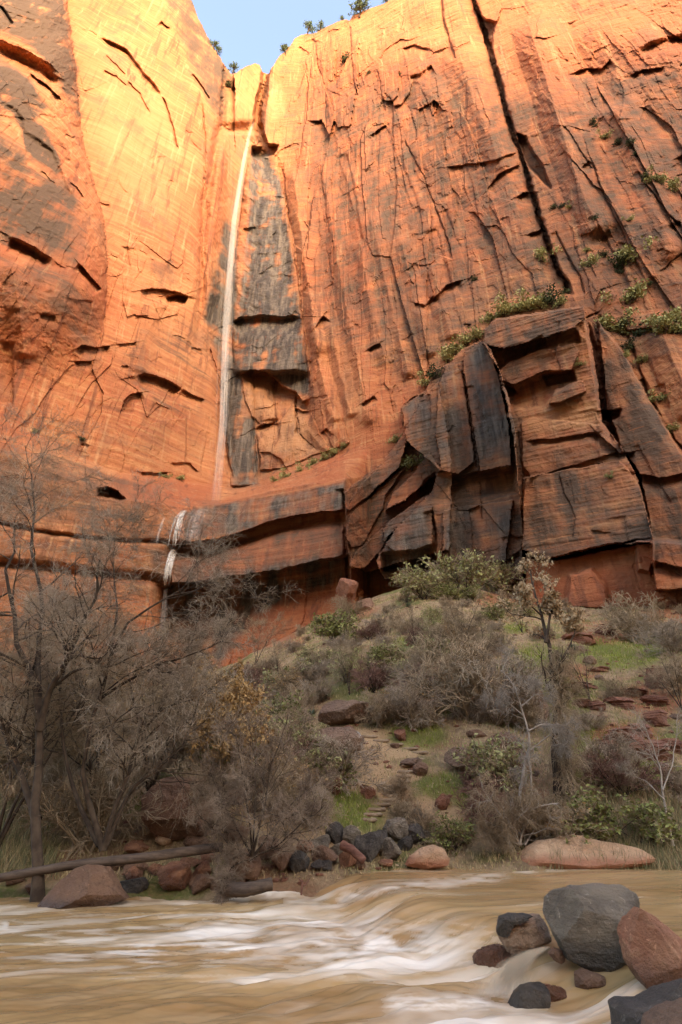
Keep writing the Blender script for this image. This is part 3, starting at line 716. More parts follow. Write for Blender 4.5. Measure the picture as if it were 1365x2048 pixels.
def ground_material():
    s = NT('slope_soil')
    p = s.tc.outputs['Object']
    a = s.noise(p, .35, 5, .6); b = s.noise(p, 2.2, 6, .65); g = s.noise(s.mapping((1, 1, 1), loc=(9, 4, 2)), .22, 5, .6)
    f = s.noise(p, 9, 6, .7)
    c = s.mix(s.ramp(b, .35, .65), (.24, .15, .085), (.40, .265, .15))
    c = s.mix(s.ramp(a, .45, .65, 0, .6), c, (.25, .10, .050))
    c = s.mix(s.ramp(f, .45, .75, 0, .7), c, (.27, .20, .11))
    c = s.mix(s.math('MULTIPLY', s.ramp(g, .47, .60), s.ramp(f, .3, .6, .35, .9)), c, (.105, .125, .028))
    di, gr, re, _ = s.attr('cover')
    c = s.mix(s.math('MULTIPLY', s.ramp(s.math('ADD', di, s.math('MULTIPLY', b, .5)), .45, .7), .95), c, s.mix(f, (.40, .235, .115), (.52, .34, .19)))
    c = s.mix(s.math('MULTIPLY', s.ramp(s.math('ADD', gr, s.math('MULTIPLY', b, .6)), .6, .95), .8), c, s.mix(f, (.10, .12, .022), (.19, .19, .05)))
    c = s.mix(s.math('MULTIPLY', s.ramp(s.math('ADD', re, s.math('MULTIPLY', b, .6)), .6, .95), .85), c, s.mix(f, (.26, .085, .04), (.38, .15, .075)))
    s.set(Base_Color=c, Roughness=.95, Normal=s.bump(s.math('ADD', f, b), 1.0, .15), Specular_IOR_Level=.2)
    return s.m
M_SOIL = ground_material()
terr = obj('hillside', ter_me, M_SOIL); terr['kind'] = 'structure'

# unseen canyon wall added behind the camera; rim shaped to shade the lower scene
def unseen_cliff():
    xs = np.linspace(-520, 900, 260); zs = np.linspace(0, 1, 46)
    Xo, T = np.meshgrid(xs, zs)
    rim = np.interp(xs, OPX, OPZ)
    rim = rim + 9*fbm(xs/40, xs*0, 4, 501)
    Zo = T*rim[None, :]
    Yo = -450 - 30*T + 9*fbm(Xo/40, Zo/60, 4, 511)
    v = np.stack([Xo, Yo, Zo], -1).reshape(-1, 3)
    # plateau behind the rim
    top = np.stack([xs, np.full_like(xs, -640), rim-6], -1)
    v = np.concatenate([v, top])
    f = grid_faces(46, 260)
    i = np.arange(259); n0 = 45*260
    f2 = np.stack([n0+i, n0+i+1, 46*260+i+1, 46*260+i], -1)
    me = mesh_np('unseen_shade_cliff', v, np.concatenate([f, f2]), True)
    attr(me, 'stain', np.zeros((len(v), 4)))
    o = obj('unseen_shade_cliff', me, M_ROCK); o['kind'] = 'structure'
OPX = [-520, 60, 130, 190, 240, 290, 330, 400, 900]
OPZ = [285, 285, 290, 310, 360, 400, 425, 440, 440]  # rim heights set for where the shade should fall on the cliff
unseen_cliff()
# ================================================================== WATER
ZU = 0.52
FR = np.array([atz(u, v, z)[:2] for u, v, z in ((600, 1730, .5), (650, 1772, .35), (700, 1806, .3), (765, 1838, .3), (850, 1872, .3), (930, 1898, .3), (985, 1918, .3), (1060, 1936, .3), (1150, 1952, .3), (1260, 1985, .3), (1600, 2020, .3))])
FR = np.concatenate([FR[:1]+(FR[:1]-FR[1:2])*4, FR])
FLOW = np.array([-.955, -.295])
def front_d(x, y):
    d = np.full(np.shape(x), 1e9); sg = np.ones(np.shape(x))
    for (ax, ay), (bx_, by_) in zip(FR[:-1], FR[1:]):
        ex, ey = bx_-ax, by_-ay; t = np.clip(((x-ax)*ex+(y-ay)*ey)/(ex*ex+ey*ey), 0, 1)
        dd = np.hypot(x-ax-t*ex, y-ay-t*ey); m = dd < d
        sg = np.where(m, np.sign(ex*(y-ay)-ey*(x-ax)), sg); d = np.minimum(d, dd)
    return d*sg
def water_z(x, y, foam=False):
    d = front_d(x, y)
    a = x*FLOW[0]+y*FLOW[1]; c = -x*FLOW[1]+y*FLOW[0]            # along / across the current
    c2 = c+.35*fbm(a/3.5, c/2.2, 2, 601)
    up = sstep(-.5, 1.5, d+.35*vnoise(c/1.1, a/3, 605))
    z = ZU*up
    tong = fbm(c2/.75, a/3.2, 3, 611)
    low = 1-up
    z = z + low*(.10*fbm(a/2.6, c2/.9, 3, 621)+.05*fbm(a/1.6, c2/.32, 3, 625))*sstep(3.0, -1.0, np.abs(d)-4) + low*.035*fbm(a/2.2, c2/.4, 3, 627)
    z = z + up*(.028*fbm(a/3.6, c2/.7, 3, 631)+.05*fbm(a/4.5, c2/2.0, 2, 633))
    edge = np.exp(-((d-.5)/1.0)**2)
    z = z + edge*.11*tong + .012*fbm(x/.5, y/.35, 3, 681)*(low*.8+.25)
    # the humps below the drop
    hump = np.exp(-((d+1.4)/.9)**2)
    z = z + hump*(.12*fbm(c2/1.3, a/2, 2, 641)+.04)
    if not foam: return z
    s1 = fbm(a/3.4, c2/.55, 3, 651); s2 = fbm(a/5.0, c2/1.1, 3, 655); s3 = fbm(a/1.6, c2/.4, 3, 657)
    f = .9*low*sstep(.08, .85, .36*s1+.75*s2+.22*s3+.42*np.exp(-((d+1.8)/2.4)**2))
    f = np.maximum(f, .55*np.exp(-((d+.25)/.5)**2)*sstep(-.15, .6, tong+.25*s3))
    f = np.maximum(f, .30*np.exp(-((d-.5)/.9)**2)*sstep(.0, .9, tong))
    f = np.maximum(f, up*.16*sstep(.25, .9, s2+.4*s1))
    return z, np.clip(f, 0, 1)
def water():
    v = np.concatenate([np.linspace(1690, 1760, 60), np.linspace(1761, 2048, 330), np.linspace(2060, 2900, 24)])
    yy = np.array([atz(682.5, q, .1)[1] for q in v]); yy = np.concatenate([[34, 30], yy])
    uu = np.concatenate([np.linspace(-3, -1.0, 16)[:-1], np.linspace(-1.0, 1.0, 520), np.linspace(1.0, 3, 16)[1:]])
    Y, Q = np.meshgrid(yy, uu, indexing='ij'); X = Q*Y
    z, f = water_z(X, Y, True)
    # projected position, for the long foam lines seen in the photograph (their true place on the water)
    fw = Y*cp+(z-CZ)*sp; pu = 682.5+F*X/fw; pv = 1024-F*((z-CZ)*cp-Y*sp)/fw
    def fl(pts, wid, amt):
        nonlocal f
        d = np.full(pu.shape, 1e9); fr = np.zeros(pu.shape); n = len(pts)-1
        for i in range(n):
            ax, ay = pts[i]; bx_, by_ = pts[i+1]; ex, ey = bx_-ax, by_-ay
            t = np.clip(((pu-ax)*ex+(pv-ay)*ey)/(ex*ex+ey*ey), 0, 1)
            dd = np.hypot(pu-ax-t*ex, (pv-ay-t*ey)*1.8); m = dd < d
            fr = np.where(m, (i+t)/n, fr); d = np.minimum(d, dd)
        q = fbm(pu/46, pv/7, 3, 661)
        f = np.maximum(f, amt*np.exp(-(d/wid)**2)*sstep(-.9, .4, q)*sstep(0, .15, fr)*sstep(1, .85, fr))
    fl([(660, 1815), (700, 1792), (770, 1778), (850, 1768), (940, 1760), (1050, 1746)], 18, .62)
    fl([(1010, 1746), (1100, 1738), (1250, 1733), (1330, 1722)], 9, .55)
    fl([(1300, 1722), (1340, 1714), (1400, 1712)], 18, .6)
    fl([(750, 2010), (850, 2008), (960, 2006), (990, 2012)], 34, .95)
    fl([(920, 2040), (960, 2040), (990, 2046)], 14, .8)
    fl([(470, 1800), (500, 1788), (530, 1776), (570, 1766), (610, 1752)], 20, .95)
    fl([(520, 1800), (560, 1786), (600, 1772), (640, 1764)], 14, .8)
    fl([(560, 1800), (600, 1805), (640, 1820), (680, 1850), (730, 1880)], 30, .6)
    fl([(560, 1890), (700, 1900), (850, 1925), (1000, 1935)], 36, .62)
    fl([(260, 1800), (400, 1795), (520, 1800)], 16, .6)
    fl([(1000, 1960), (1010, 1990), (1060, 2010), (1110, 2005)], 22, .7)
    fl([(-60, 1865), (0, 1855), (20, 1850)], 18, .7)
    calm = np.exp(-(((pu-200)/400)**4+((pv-2030)/50)**2))
    f = f*(1-.85*calm)*(.55+.45*sstep(-.4, .3, fbm(X/2.2, Y/1.2, 3, 671)))
    f = np.maximum(f, .95*np.exp(-(((pu-760)/210)**2+((pv-1895)/46)**2))*sstep(-.6, .4, fbm(pu/60, pv/14, 4, 673)))
    f = np.maximum(f, .8*np.exp(-(((pu-330)/360)**2+((pv-1885)/55)**2))*sstep(-.1, .6, fbm(pu/150+pv/60, pv/11, 4, 675)))
    f = np.clip(f, 0, 1)
    me = mesh_np('river', np.stack([X, Y, z], -1).reshape(-1, 3), grid_faces(*X.shape)[:, ::-1], True)
    f2 = np.repeat(f.reshape(-1, 1), 3, 1)
    attr(me, 'foam', f2)
    s = NT('silty_water')
    fo = s.attr('foam')[0]
    rot = math.atan2(FLOW[1], FLOW[0])
    st = s.noise(s.mapping((.45, 3.4, 1), (0, 0, -rot)), 1, 5, .6, .3)
    bgn = s.noise(s.mapping((.12, .6, 1), (0, 0, -rot)), 1, 3)
    c = s.mix(s.ramp(bgn, .35, .65), (.29, .160, .064), (.40, .245, .107))
    c = s.mix(s.ramp(st, .42, .75, 0, .35), c, (.47, .325, .185))
    fm = s.math('MULTIPLY', fo, s.ramp(st, .25, .62, .62, 1.0), clamp=True)
    c = s.mix(fm, c, (.84, .75, .62))
    s.set(Base_Color=c, Roughness=s.math('ADD', .22, s.math('MULTIPLY', fm, .5)), Specular_IOR_Level=.35,
          Normal=s.bump(st, .25, .06))
    o = obj('river', me, s.m); o['kind'] = 'structure'
water()

# ================================================================== FALLING WATER
def cliffY(u, v, r=0):
    i = int(np.clip((v-GV[0])/STEP, 0, len(GV)-1)); j = int(np.clip((u-GU[0])/STEP, 0, len(GU)-1))
    if r:
        k = int(r/STEP); return float(Yf[max(0, i-k):i+k+1, max(0, j-k):j+k+1].min())
    return float(Yf[i, j])
class Tubes:
    """collects tapered polylines and turns them into one mesh"""
    def __init__(s): s.d = {}
    def add(s, pts, rad, sides=3):
        s.d.setdefault((len(pts), sides), []).append((pts, rad))
    def addb(s, P, R, sides=3):
        for a, b in zip(P, R): s.d.setdefault((P.shape[1], sides), []).append((a, b))
    def count(s): return sum(len(v) for v in s.d.values())
    def mesh(s, name, smooth=True, cols=None):
        V = []; Fc = []; off_ = 0
        for (n, k), L in s.d.items():
            P = np.array([a for a, _ in L], float); R = np.array([b for _, b in L], float)       # m,n,3  m,n
            T = np.gradient(P, axis=1); T /= np.linalg.norm(T, axis=2, keepdims=True)+1e-9
            ref = np.where(np.abs(T[:, :1, 2:3]) < .9, np.array([[[0, 0, 1.]]]), np.array([[[1., 0, 0]]]))
            A = np.cross(T, ref); A /= np.linalg.norm(A, axis=2, keepdims=True)+1e-9
            B = np.cross(T, A)
            ang = np.arange(k)/k*2*math.pi
            ring = P[:, :, None]+R[:, :, None, None]*(A[:, :, None]*np.cos(ang)[:, None]+B[:, :, None]*np.sin(ang)[:, None])
            m = len(L); V.append(ring.reshape(-1, 3))
            base = off_+np.arange(m)[:, None, None]*n*k+np.arange(n-1)[None, :, None]*k
            i = np.arange(k); j = (i+1) % k
            Fc.append(np.stack([base+i, base+j, base+k+j, base+k+i], -1).reshape(-1, 4))
            off_ += m*n*k
        return mesh_np(name, np.concatenate(V), np.concatenate(Fc), smooth)
def fall_material(alpha, name, col=(.78, .74, .69)):
    s = NT(name)
    n = s.noise(s.mapping((1.2, 1.2, .07)), 1, 4, .6)
    s.set(Base_Color=col, Roughness=.6, Alpha=s.math('MULTIPLY', s.ramp(n, .30, .62, .35, 1.0), alpha), Specular_IOR_Level=.1)
    return s.m
def fall(name, pts, n, wid, dY, mat, label, seg=34, rad=.35, seed=1, hug=False):
    """pts: (u, v) photo pixels down the stream, wid: half widths in pixels there"""
    r = np.random.default_rng(seed); T = Tubes(); P = np.array(pts, float)
    L = np.linspace(0, 1, len(P)); q = np.linspace(0, 1, seg)
    for k in range(n):
        g = np.clip(r.normal(0, .50), -1.3, 1.3); ph = r.uniform(0, 10)
        a = r.uniform(0, .22) if k > n*.4 else 0; b = 1-(r.uniform(0, .42) if k > n*.25 else 0)
        qq = a+(b-a)*q
        u = np.interp(qq, L, P[:, 0]); v = np.interp(qq, L, P[:, 1]); w = np.interp(qq, L, wid)
        u = u+g*w+.25*w*np.sin(qq*5+ph)*qq
        if hug: Y = np.array([cliffY(a_, b_, 6) for a_, b_ in zip(u, v)])-dY; Y = np.convolve(np.pad(Y, 2, 'edge'), np.ones(5)/5, 'valid')
        else: Y = np.interp(qq, L, dY)+r.normal(0, .5)
        pp = [at(x, y, z) for x, y, z in zip(u, v, Y)]
        rr = rad*(0.5+.8*r.random())*np.interp(qq, L, np.array(wid)/max(wid))*np.minimum(1, np.minimum((qq-a)*14+.15, (b-qq)*8+.10))
        T.add(pp, rr, 4)
    me = T.mesh(name, True)
    return tag(obj(name, me, mat), label, 'waterfall')
M_FALL = fall_material(.030, 'falling_water'); M_CASC = fall_material(.34, 'cascade_water'); M_MIST = fall_material(.032, 'silty_spill', (.58, .45, .31))
FP = [(509, 244), (501, 262), (495, 290), (488, 325), (479, 380), (470, 440), (463, 520), (457, 600), (452, 690), (449, 780), (447, 850), (441, 910)]
FY = list(np.minimum.accumulate([cliffY(u_, v_, 14)-1.0 for u_, v_ in FP]))
FY = FY + [min(FY[-1], cliffY(436, 960, 8)-.8), min(FY[-1], cliffY(431, 1008, 8)-.6)]
print('FALL', [round(q) for q in FY])
fall('waterfall', [(509, 244), (501, 262), (495, 290), (488, 325), (479, 380), (470, 440), (463, 520), (457, 600), (452, 690), (449, 780), (447, 850), (441, 910), (436, 960), (431, 1008)], 90,
     [3, 4, 5, 5.5, 6.5, 7.5, 8.5, 9.5, 10, 10, 10, 11, 12, 14], FY, M_FALL,
     'tall thin white waterfall dropping from the cliff notch down the wet dark alcove', 60, .34)
fall('cascade', [(371, 1020), (360, 1034), (355, 1050), (351, 1070), (349, 1092)], 26, [4, 7, 8, 8, 8], .5, M_CASC, 'short white cascade arcing off the left end of the upper ledge', 16, .16, 2, True)
fall('cascade', [(404, 1016), (392, 1036), (386, 1060), (380, 1084), (376, 1102)], 70, [10, 17, 18, 17, 16], .5, M_FALL, 'wide thin veil of water over the lip of the upper ledge', 16, .16, 3, True)
fall('cascade', [(350, 1098), (343, 1110), (338, 1128), (334, 1148), (331, 1172)], 30, [6, 7, 7, 6, 5], .4, M_CASC, 'bright white chute running down the lower ledge face', 16, .20, 4, True)
fall('cascade', [(332, 1176), (328, 1230), (322, 1290), (317, 1340), (312, 1392)], 34, [5, 7, 8, 9, 12], list(np.full(5, cliffY(331, 1165)-1.0)), M_FALL, 'faint lowest waterfall behind the bare twigs at the left', 30, .17, 5)
fall('cascade', [(330, 1032), (323, 1050), (317, 1070), (313, 1090)], 24, [2, 4, 4, 4], .4, M_FALL, 'narrow trickle left of the short white cascade', 12, .13, 6, True)

# ================================================================== ROCKS
def ico(sub):
    bm_ = __import__('bmesh').new(); __import__('bmesh').ops.create_icosphere(bm_, subdivisions=sub, radius=1)
    v = np.array([x.co[:] for x in bm_.verts]); f = np.array([[q.index for q in x.verts] for x in bm_.faces]); bm_.free()
    return v, f
ICO = {k: ico(k) for k in (3, 4, 5, 6)}
def chisel(v, r, n, lo=.55, hi=.9, extra=(), sharp=14.0):
    """flatten a rounded stone by planes"""
    N = r.normal(size=(n, 3)); N /= np.linalg.norm(N, axis=1, keepdims=True); D = r.uniform(lo, hi, n)
    for e in extra:
        a = np.array(e[:3], float); N = np.vstack([N, a/np.linalg.norm(a)]); D = np.append(D, e[3])
    ext = np.abs(v).max(0)
    q = v/ext
    for a, d in zip(N, D):
        t = q@a-d
        q = q-np.maximum(t, 0)[:, None]*a*.96
    return q*ext
def stone_mat(name, c1, c2, c3, wet=None, foot=None, scale=1.0, lichen=.0, band=0.0):
    s = NT(name)
    p = s.tc.outputs['Object']
    a = s.noise(p, 1.1*scale, 6, .62); b = s.noise(p, 5*scale, 6, .7); f = s.noise(p, 22*scale, 6, .7)
    rn = s.rand()
    c = s.mix(s.ramp(a, .35, .65), c1, c2)
    c = s.mix(s.ramp(b, .52, .72, 0, .75), c, c3)
    c = s.mix(s.ramp(f, .5, .75, 0, .28), c, tuple(x*.45 for x in c1))
    if band:
        bd = s.noise(s.mapping((.8, .8, 5.0), (radians(30), radians(-18), 0)), scale*band, 5, .6, .4)
        c = s.mix(s.ramp(bd, .45, .65, 0, .55), c, c3); 
    c = s.mix(s.math('MULTIPLY', rn, .35), c, tuple(x*.6 for x in c2))
    if lichen:
        lm = s.ramp(s.noise(p, 2.6*scale, 5, .65, .6), .62, .67)
        geo = s.n.new('ShaderNodeNewGeometry'); sx = s.n.new('ShaderNodeSeparateXYZ'); s.l.new(geo.outputs['Normal'], sx.inputs[0])
        c = s.mix(s.math('MULTIPLY', s.math('MULTIPLY', lm, s.ramp(sx.outputs[2], .1, .6)), lichen), c, (.48, .46, .40))
    c = s.mix(s.ramp(s.noise(p, 9*scale, 5, .7, .8), .60, .68, 0, .6), c, tuple(min(1, x*1.9+.03) for x in c2))
    c = s.mix(s.ramp(s.noise(p, 2.2*scale, 5, .7, 1.2), .56, .64, 0, .55), c, tuple(x*.5 for x in c1))
    wv_ = s.mix(.3, p, s.noise(p, 1.7*scale, 4, .6, color=True))
    ce = s.voronoi(wv_, .85*scale, 'DISTANCE_TO_EDGE')
    c = s.mix(s.ramp(ce, .022, .003, 0, .25), c, tuple(x*.3 for x in c1))
    rgh = s.ramp(b, .3, .7, .62, .9)
    if wet or foot:
        gp = s.n.new('ShaderNodeNewGeometry'); sp_ = s.n.new('ShaderNodeSeparateXYZ'); s.l.new(gp.outputs['Position'], sp_.inputs[0])
        zz = s.math('ADD', sp_.outputs[2], s.math('MULTIPLY', s.math('SUBTRACT', a, .5), .5))
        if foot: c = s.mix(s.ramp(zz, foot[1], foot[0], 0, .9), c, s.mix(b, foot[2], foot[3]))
        if wet:
            wm = s.ramp(zz, wet[1], wet[0])
            c = s.mix(s.math('MULTIPLY', wm, .8), c, tuple(x*.35 for x in c1)); rgh = s.math('SUBTRACT', rgh, s.math('MULTIPLY', wm, .45))
    h = s.math('ADD', s.math('MULTIPLY', b, 1.0), s.math('MULTIPLY', f, .7))
    if band: h = s.math('ADD', h, bd)
    s.set(Base_Color=c, Roughness=rgh, Normal=s.bump(h, 1.0, .10/scale), Specular_IOR_Level=.35)
    return s.m
M_GREY = stone_mat('grey_basalt', (.125, .094, .064), (.235, .18, .125), (.29, .225, .155), lichen=.3, band=1.0, wet=(.52, .85))
M_DARK = stone_mat('dark_basalt', (.055, .044, .035), (.105, .083, .064), (.155, .120, .090))
M_RED = stone_mat('red_sandstone', (.30, .115, .060), (.40, .18, .095), (.50, .28, .16), wet=(.45, .72))
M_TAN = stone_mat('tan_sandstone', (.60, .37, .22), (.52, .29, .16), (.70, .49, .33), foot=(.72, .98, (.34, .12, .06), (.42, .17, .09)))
M_BROWN = stone_mat('brown_sandstone', (.19, .092, .052), (.25, .13, .075), (.30, .18, .11), wet=(.05, .30))
M_SLOPE = stone_mat('weathered_sandstone', (.19, .105, .066), (.27, .16, .10), (.33, .22, .15), scale=.45, lichen=.8)
M_LEDGE = stone_mat('layered_red_rock', (.30, .115, .06), (.22, .085, .05), (.42, .22, .13), scale=.8)
M_CONG = stone_mat('pebbly_rock', (.26, .145, .085), (.36, .22, .135), (.12, .07, .05), scale=1.6, wet=(.35, .55))
M_PALE = stone_mat('pale_chip', (.55, .40, .24), (.50, .34, .2), (.60, .47, .32))
def rock_outline(name, poly, Y, thick, mat, label, seed, planes=12, extra=(), sub=5, rough=.035, sq=.75, cat='boulder', lo=.6, hi=.95, group=None, layers=0, center=None):
    r = np.random.default_rng(seed); P = np.array(poly, float)
    c0 = P.mean(0) if center is None else np.array(center, float)
    o = np.array(at(c0[0], c0[1], Y)); k = scale_at(c0[0], c0[1], Y)
    kz = (at(c0[0], c0[1]-1, Y)[2]-o[2])
    Q = (P-c0)*np.array([k, -kz])
    ang = np.arctan2(Q[:, 1], Q[:, 0]); 
    # radius against the angle by casting onto the outline
    th = np.linspace(-math.pi, math.pi, 361); rad = np.zeros(361)
    for i in range(len(Q)):
        a = Q[i]; b = Q[(i+1) % len(Q)]; e = b-a
        den = np.cos(th)*e[1]-np.sin(th)*e[0]; den = np.where(np.abs(den) < 1e-9, 1e-9, den)
        t = (a[0]*e[1]-a[1]*e[0])/den; u = (a[0]*np.sin(th)-a[1]*np.cos(th))/den
        ok = (t > 0) & (u >= -1e-6) & (u <= 1+1e-6); rad = np.where(ok, np.maximum(rad, t), rad)
    v, f = ICO[sub]
    rho = np.hypot(v[:, 0], v[:, 2]); A = np.arctan2(v[:, 2], v[:, 0])
    R = np.interp(A, th, rad)
    rr = np.clip(rho, 0, 1)**sq*R
    tk = thick*rad.mean()
    q = np.stack([rr*np.cos(A), np.sign(v[:, 1])*np.abs(v[:, 1])**.8*tk, rr*np.sin(A)], -1)
    q = chisel(q, r, planes, lo, hi, [tuple(e) for e in extra])
    q = chisel(q, r, 22, 1.0, 1.3)
    # stretch back so the outline still fits
    m = rad.mean(); 
    nrm = q/(np.linalg.norm(q, axis=1, keepdims=True)+1e-9)
    d = fbm3(q/m*1.7+seed, 4, seed)*rough*m*2.6+fbm3(q/m*5+seed, 4, seed+3)*rough*m*1.6-np.abs(fbm3(q/m*4+seed, 4, seed+5))*rough*m*1.2+fbm3(q/m*22, 3, seed+6)*rough*m*.5
    if layers: d = d+.022*m*np.sin((q[:, 2]*1.0+q[:, 0]*.3+.15*m*fbm3(q/m*2, 2, seed+8))/m*layers)*1.0
    q = q+nrm*d[:, None]
    me = mesh_np(name, q, f, False)
    ob = obj(name, me, mat, loc=tuple(o))
    return tag(ob, label, cat, group)
PG = [mesh_np('rock', None or (lambda r, v: (lambda q: q+ (q/np.linalg.norm(q, axis=1, keepdims=True))*(fbm3(q*1.6+k_i, 4, k_i)*.16-np.abs(fbm3(q*3.5, 4, k_i))*.08+fbm3(q*9, 3, k_i)*.05)[:, None])(chisel(chisel(v*np.array([1, .85, .72]), r, 11, .5, .9), r, 14, .9, 1.1)))(np.random.default_rng(900+k_i), ICO[4][0]), ICO[4][1], False) for k_i in range(12)]
def ground_hit(u, v, y0=15.5, y1=125):
    mx_, mz_ = dirs(np.array([u], float), np.array([v], float))
    Y = np.linspace(y0, y1, 2600); z = CZ+mz_[0]*Y; g = ground_z(mx_[0]*Y, Y)
    h = np.nonzero(z < g)[0]
    if len(h) == 0: return None
    y = Y[h[0]]; return (mx_[0]*y, y, float(ground_z(mx_[0]*y, y)))
fall('spill', [(1098, 1893), (1064, 1906), (1034, 1930), (1012, 1962), (1000, 1996)], 120, [10, 22, 34, 40, 46], [11.0, 10.9, 10.6, 10.2, 9.9], M_MIST, 'silky spill of silty water pouring over the dark rock left of the big grey boulder', 18, .07, 9)
def rock_at(name, u, vb, w, h, mat, label, seed, rz=None, group=None, cat='rock', Y=None, tilt=.3, sink=.12):
    """a boulder whose foot is seen at (u, vb), w x h photo pixels"""
    r = np.random.default_rng(seed)
    if Y is None:
        g = ground_hit(u, vb)
        if g is None: return None
    else: g = at(u, vb, Y)
    k = scale_at(u, vb, g[1])
    me = PG[seed % len(PG)].copy(); me.materials.clear(); me.materials.append(mat)
    o = obj(name, me)
    sx = w*k/2*1.12; sz = h*k/2*1.3
    o.scale = (sx, (sx+sz)/2*1.15, sz/.72)
    o.location = (g[0], g[1]+(sx+sz)*.3, g[2]+sz*(1-sink*2))
    o.rotation_euler = (r.normal(0, tilt*.4), r.normal(0, tilt*.5), r.uniform(0, 6.28) if rz is None else rz)
    return tag(o, label, cat, group)
rock_outline('boulder', [(1088, 1812), (1105, 1795), (1125, 1780), (1165, 1770), (1215, 1764), (1270, 1768), (1290, 1785), (1293, 1808), (1285, 1835), (1264, 1852), (1258, 1880), (1250, 1915), (1240, 1945), (1222, 1962), (1195, 1952), (1150, 1930), (1125, 1918), (1112, 1880), (1100, 1845)], 10.6, .85, M_GREY,
             'big angular dark grey boulder at the water edge, its flat top lit', 11, 0, [(-.22, -.93, -.28, .46), (.22, -.62, .75, .56), (.80, -.58, -.10, .62), (-.80, -.45, .35, .66), (-.30, -.55, -.78, .74), (.35, -.55, -.75, .72), (.05, -.1, .99, .74)], 6, .016, .52)
rock_outline('boulder', [(1254, 1860), (1268, 1835), (1295, 1812), (1320, 1825), (1345, 1850), (1370, 1880), (1420, 1920), (1430, 1990), (1380, 2003), (1300, 2003), (1264, 1995), (1252, 1965)], 9.7, .8, M_RED,
             'orange red boulder leaning against the big dark grey boulder', 12, 5, [(-.45, -.87, .2, .52), (.5, -.70, .5, .55), (-.1, -.8, -.55, .62), (-.9, -.2, .4, .7)], 6, .022, .66)
rock_outline('rock', [(1253, 1845), (1262, 1839), (1269, 1850), (1264, 1880), (1254, 1872)], 9.85, .8, M_PALE, 'small pale chip of rock wedged between the grey and the orange boulder', 13, 10, cat='rock', sub=4)
rock_outline('boulder', [(1225, 2060), (1227, 2012), (1245, 2000), (1290, 2002), (1330, 1985), (1370, 1958), (1450, 1930), (1490, 2110), (1330, 2150), (1220, 2140)], 8.6, .8, M_DARK, 'smooth black boulder in the bottom right corner', 14, 8, sub=6, rough=.02)
rock_outline('boulder', [(1278, 2090), (1296, 2040), (1330, 2017), (1378, 1996), (1440, 1990), (1460, 2130), (1290, 2150)], 7.9, .7, M_SLOPE, 'speckled grey boulder against the black boulder in the corner', 15, 8, sub=6, rough=.03)
rock_outline('boulder', [(993, 1856), (1003, 1832), (1022, 1828), (1040, 1842), (1058, 1832), (1085, 1828), (1099, 1850), (1096, 1885), (1070, 1925), (1005, 1915), (996, 1890)], 11.3, .8, M_CONG, 'red brown boulder with a black crust standing in the rapids', 16, 10, sub=5, rough=.05)
rock_outline('boulder', [(946, 1915), (956, 1902), (985, 1892), (1030, 1886), (1060, 1908), (1040, 1950), (985, 1962), (952, 1945)], 11.6, .9, M_RED, 'low wet red rock at the lip of the small spill', 17, 10, sub=5, rough=.04)
rock_outline('rock', [(992, 1862), (1000, 1832), (1022, 1824), (1060, 1827), (1078, 1832), (1050, 1842), (1022, 1852), (1014, 1874), (996, 1880)], 11.05, .8, M_DARK, 'black crust of rock capping the left of the red brown boulder', 161, 9, sub=4, rough=.04, cat='rock')
rock_outline('rock', [(1010, 2020), (1030, 1982), (1055, 1964), (1088, 1958), (1106, 1984), (1090, 2026), (1040, 2034)], 10.2, .8, M_DARK, 'dark rock under the small spill of water', 18, 8, sub=5, rough=.02, cat='rock')
rock_outline('rock', [(1050, 1992), (1062, 1972), (1095, 1968), (1130, 1976), (1140, 2000), (1090, 2014)], 10.4, .9, M_RED, 'flat red rock below the small spill of water', 19, 10, sub=5, cat='rock')
rock_outline('rock', [(1096, 1906), (1108, 1894), (1126, 1898), (1130, 1922), (1115, 1930)], 10.7, .9, M_BROWN, 'fist shaped brown rock left of the big dark grey boulder', 20, 10, sub=4, cat='rock')
rock_outline('rock', [(1143, 1942), (1165, 1935), (1208, 1950), (1213, 1970), (1180, 1992), (1150, 1980)], 10.45, .9, M_BROWN, 'brown rock tucked under the big dark grey boulder', 22, 10, sub=5, cat='rock')
# far side
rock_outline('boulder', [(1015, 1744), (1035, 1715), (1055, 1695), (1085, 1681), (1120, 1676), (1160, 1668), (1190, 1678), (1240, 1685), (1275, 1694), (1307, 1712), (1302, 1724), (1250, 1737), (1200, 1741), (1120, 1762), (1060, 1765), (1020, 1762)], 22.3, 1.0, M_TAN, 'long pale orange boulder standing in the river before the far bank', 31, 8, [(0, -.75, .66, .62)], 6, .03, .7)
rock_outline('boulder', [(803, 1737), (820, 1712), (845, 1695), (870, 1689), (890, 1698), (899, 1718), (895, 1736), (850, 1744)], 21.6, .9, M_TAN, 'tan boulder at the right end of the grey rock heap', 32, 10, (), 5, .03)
rock_outline('boulder', [(86, 1812), (105, 1780), (125, 1755), (145, 1735), (170, 1727), (205, 1731), (222, 1750), (240, 1778), (262, 1800), (264, 1814), (180, 1822)], 18.2, .9, M_BROWN, 'big brown pyramid boulder in front of the fallen log', 33, 9, [(-.5, -.8, .3, .52), (.6, -.75, .3, .55)], 6, .02)
rock_outline('boulder', [(283, 1650), (288, 1592), (318, 1555), (370, 1538), (412, 1558), (428, 1610), (424, 1668), (350, 1682)], 22.5, .9, M_BROWN, 'great brown boulder half hidden by twigs above the side stream', 34, 9, [(-.2, -.9, .3, .55)], 6, .03)
rock_outline('boulder', [(633, 1456), (640, 1416), (665, 1402), (710, 1400), (738, 1406), (748, 1428), (738, 1456)], 33, .9, M_SLOPE, 'weathered brown boulder on the slope above the trail', 35, 9, sub=5)
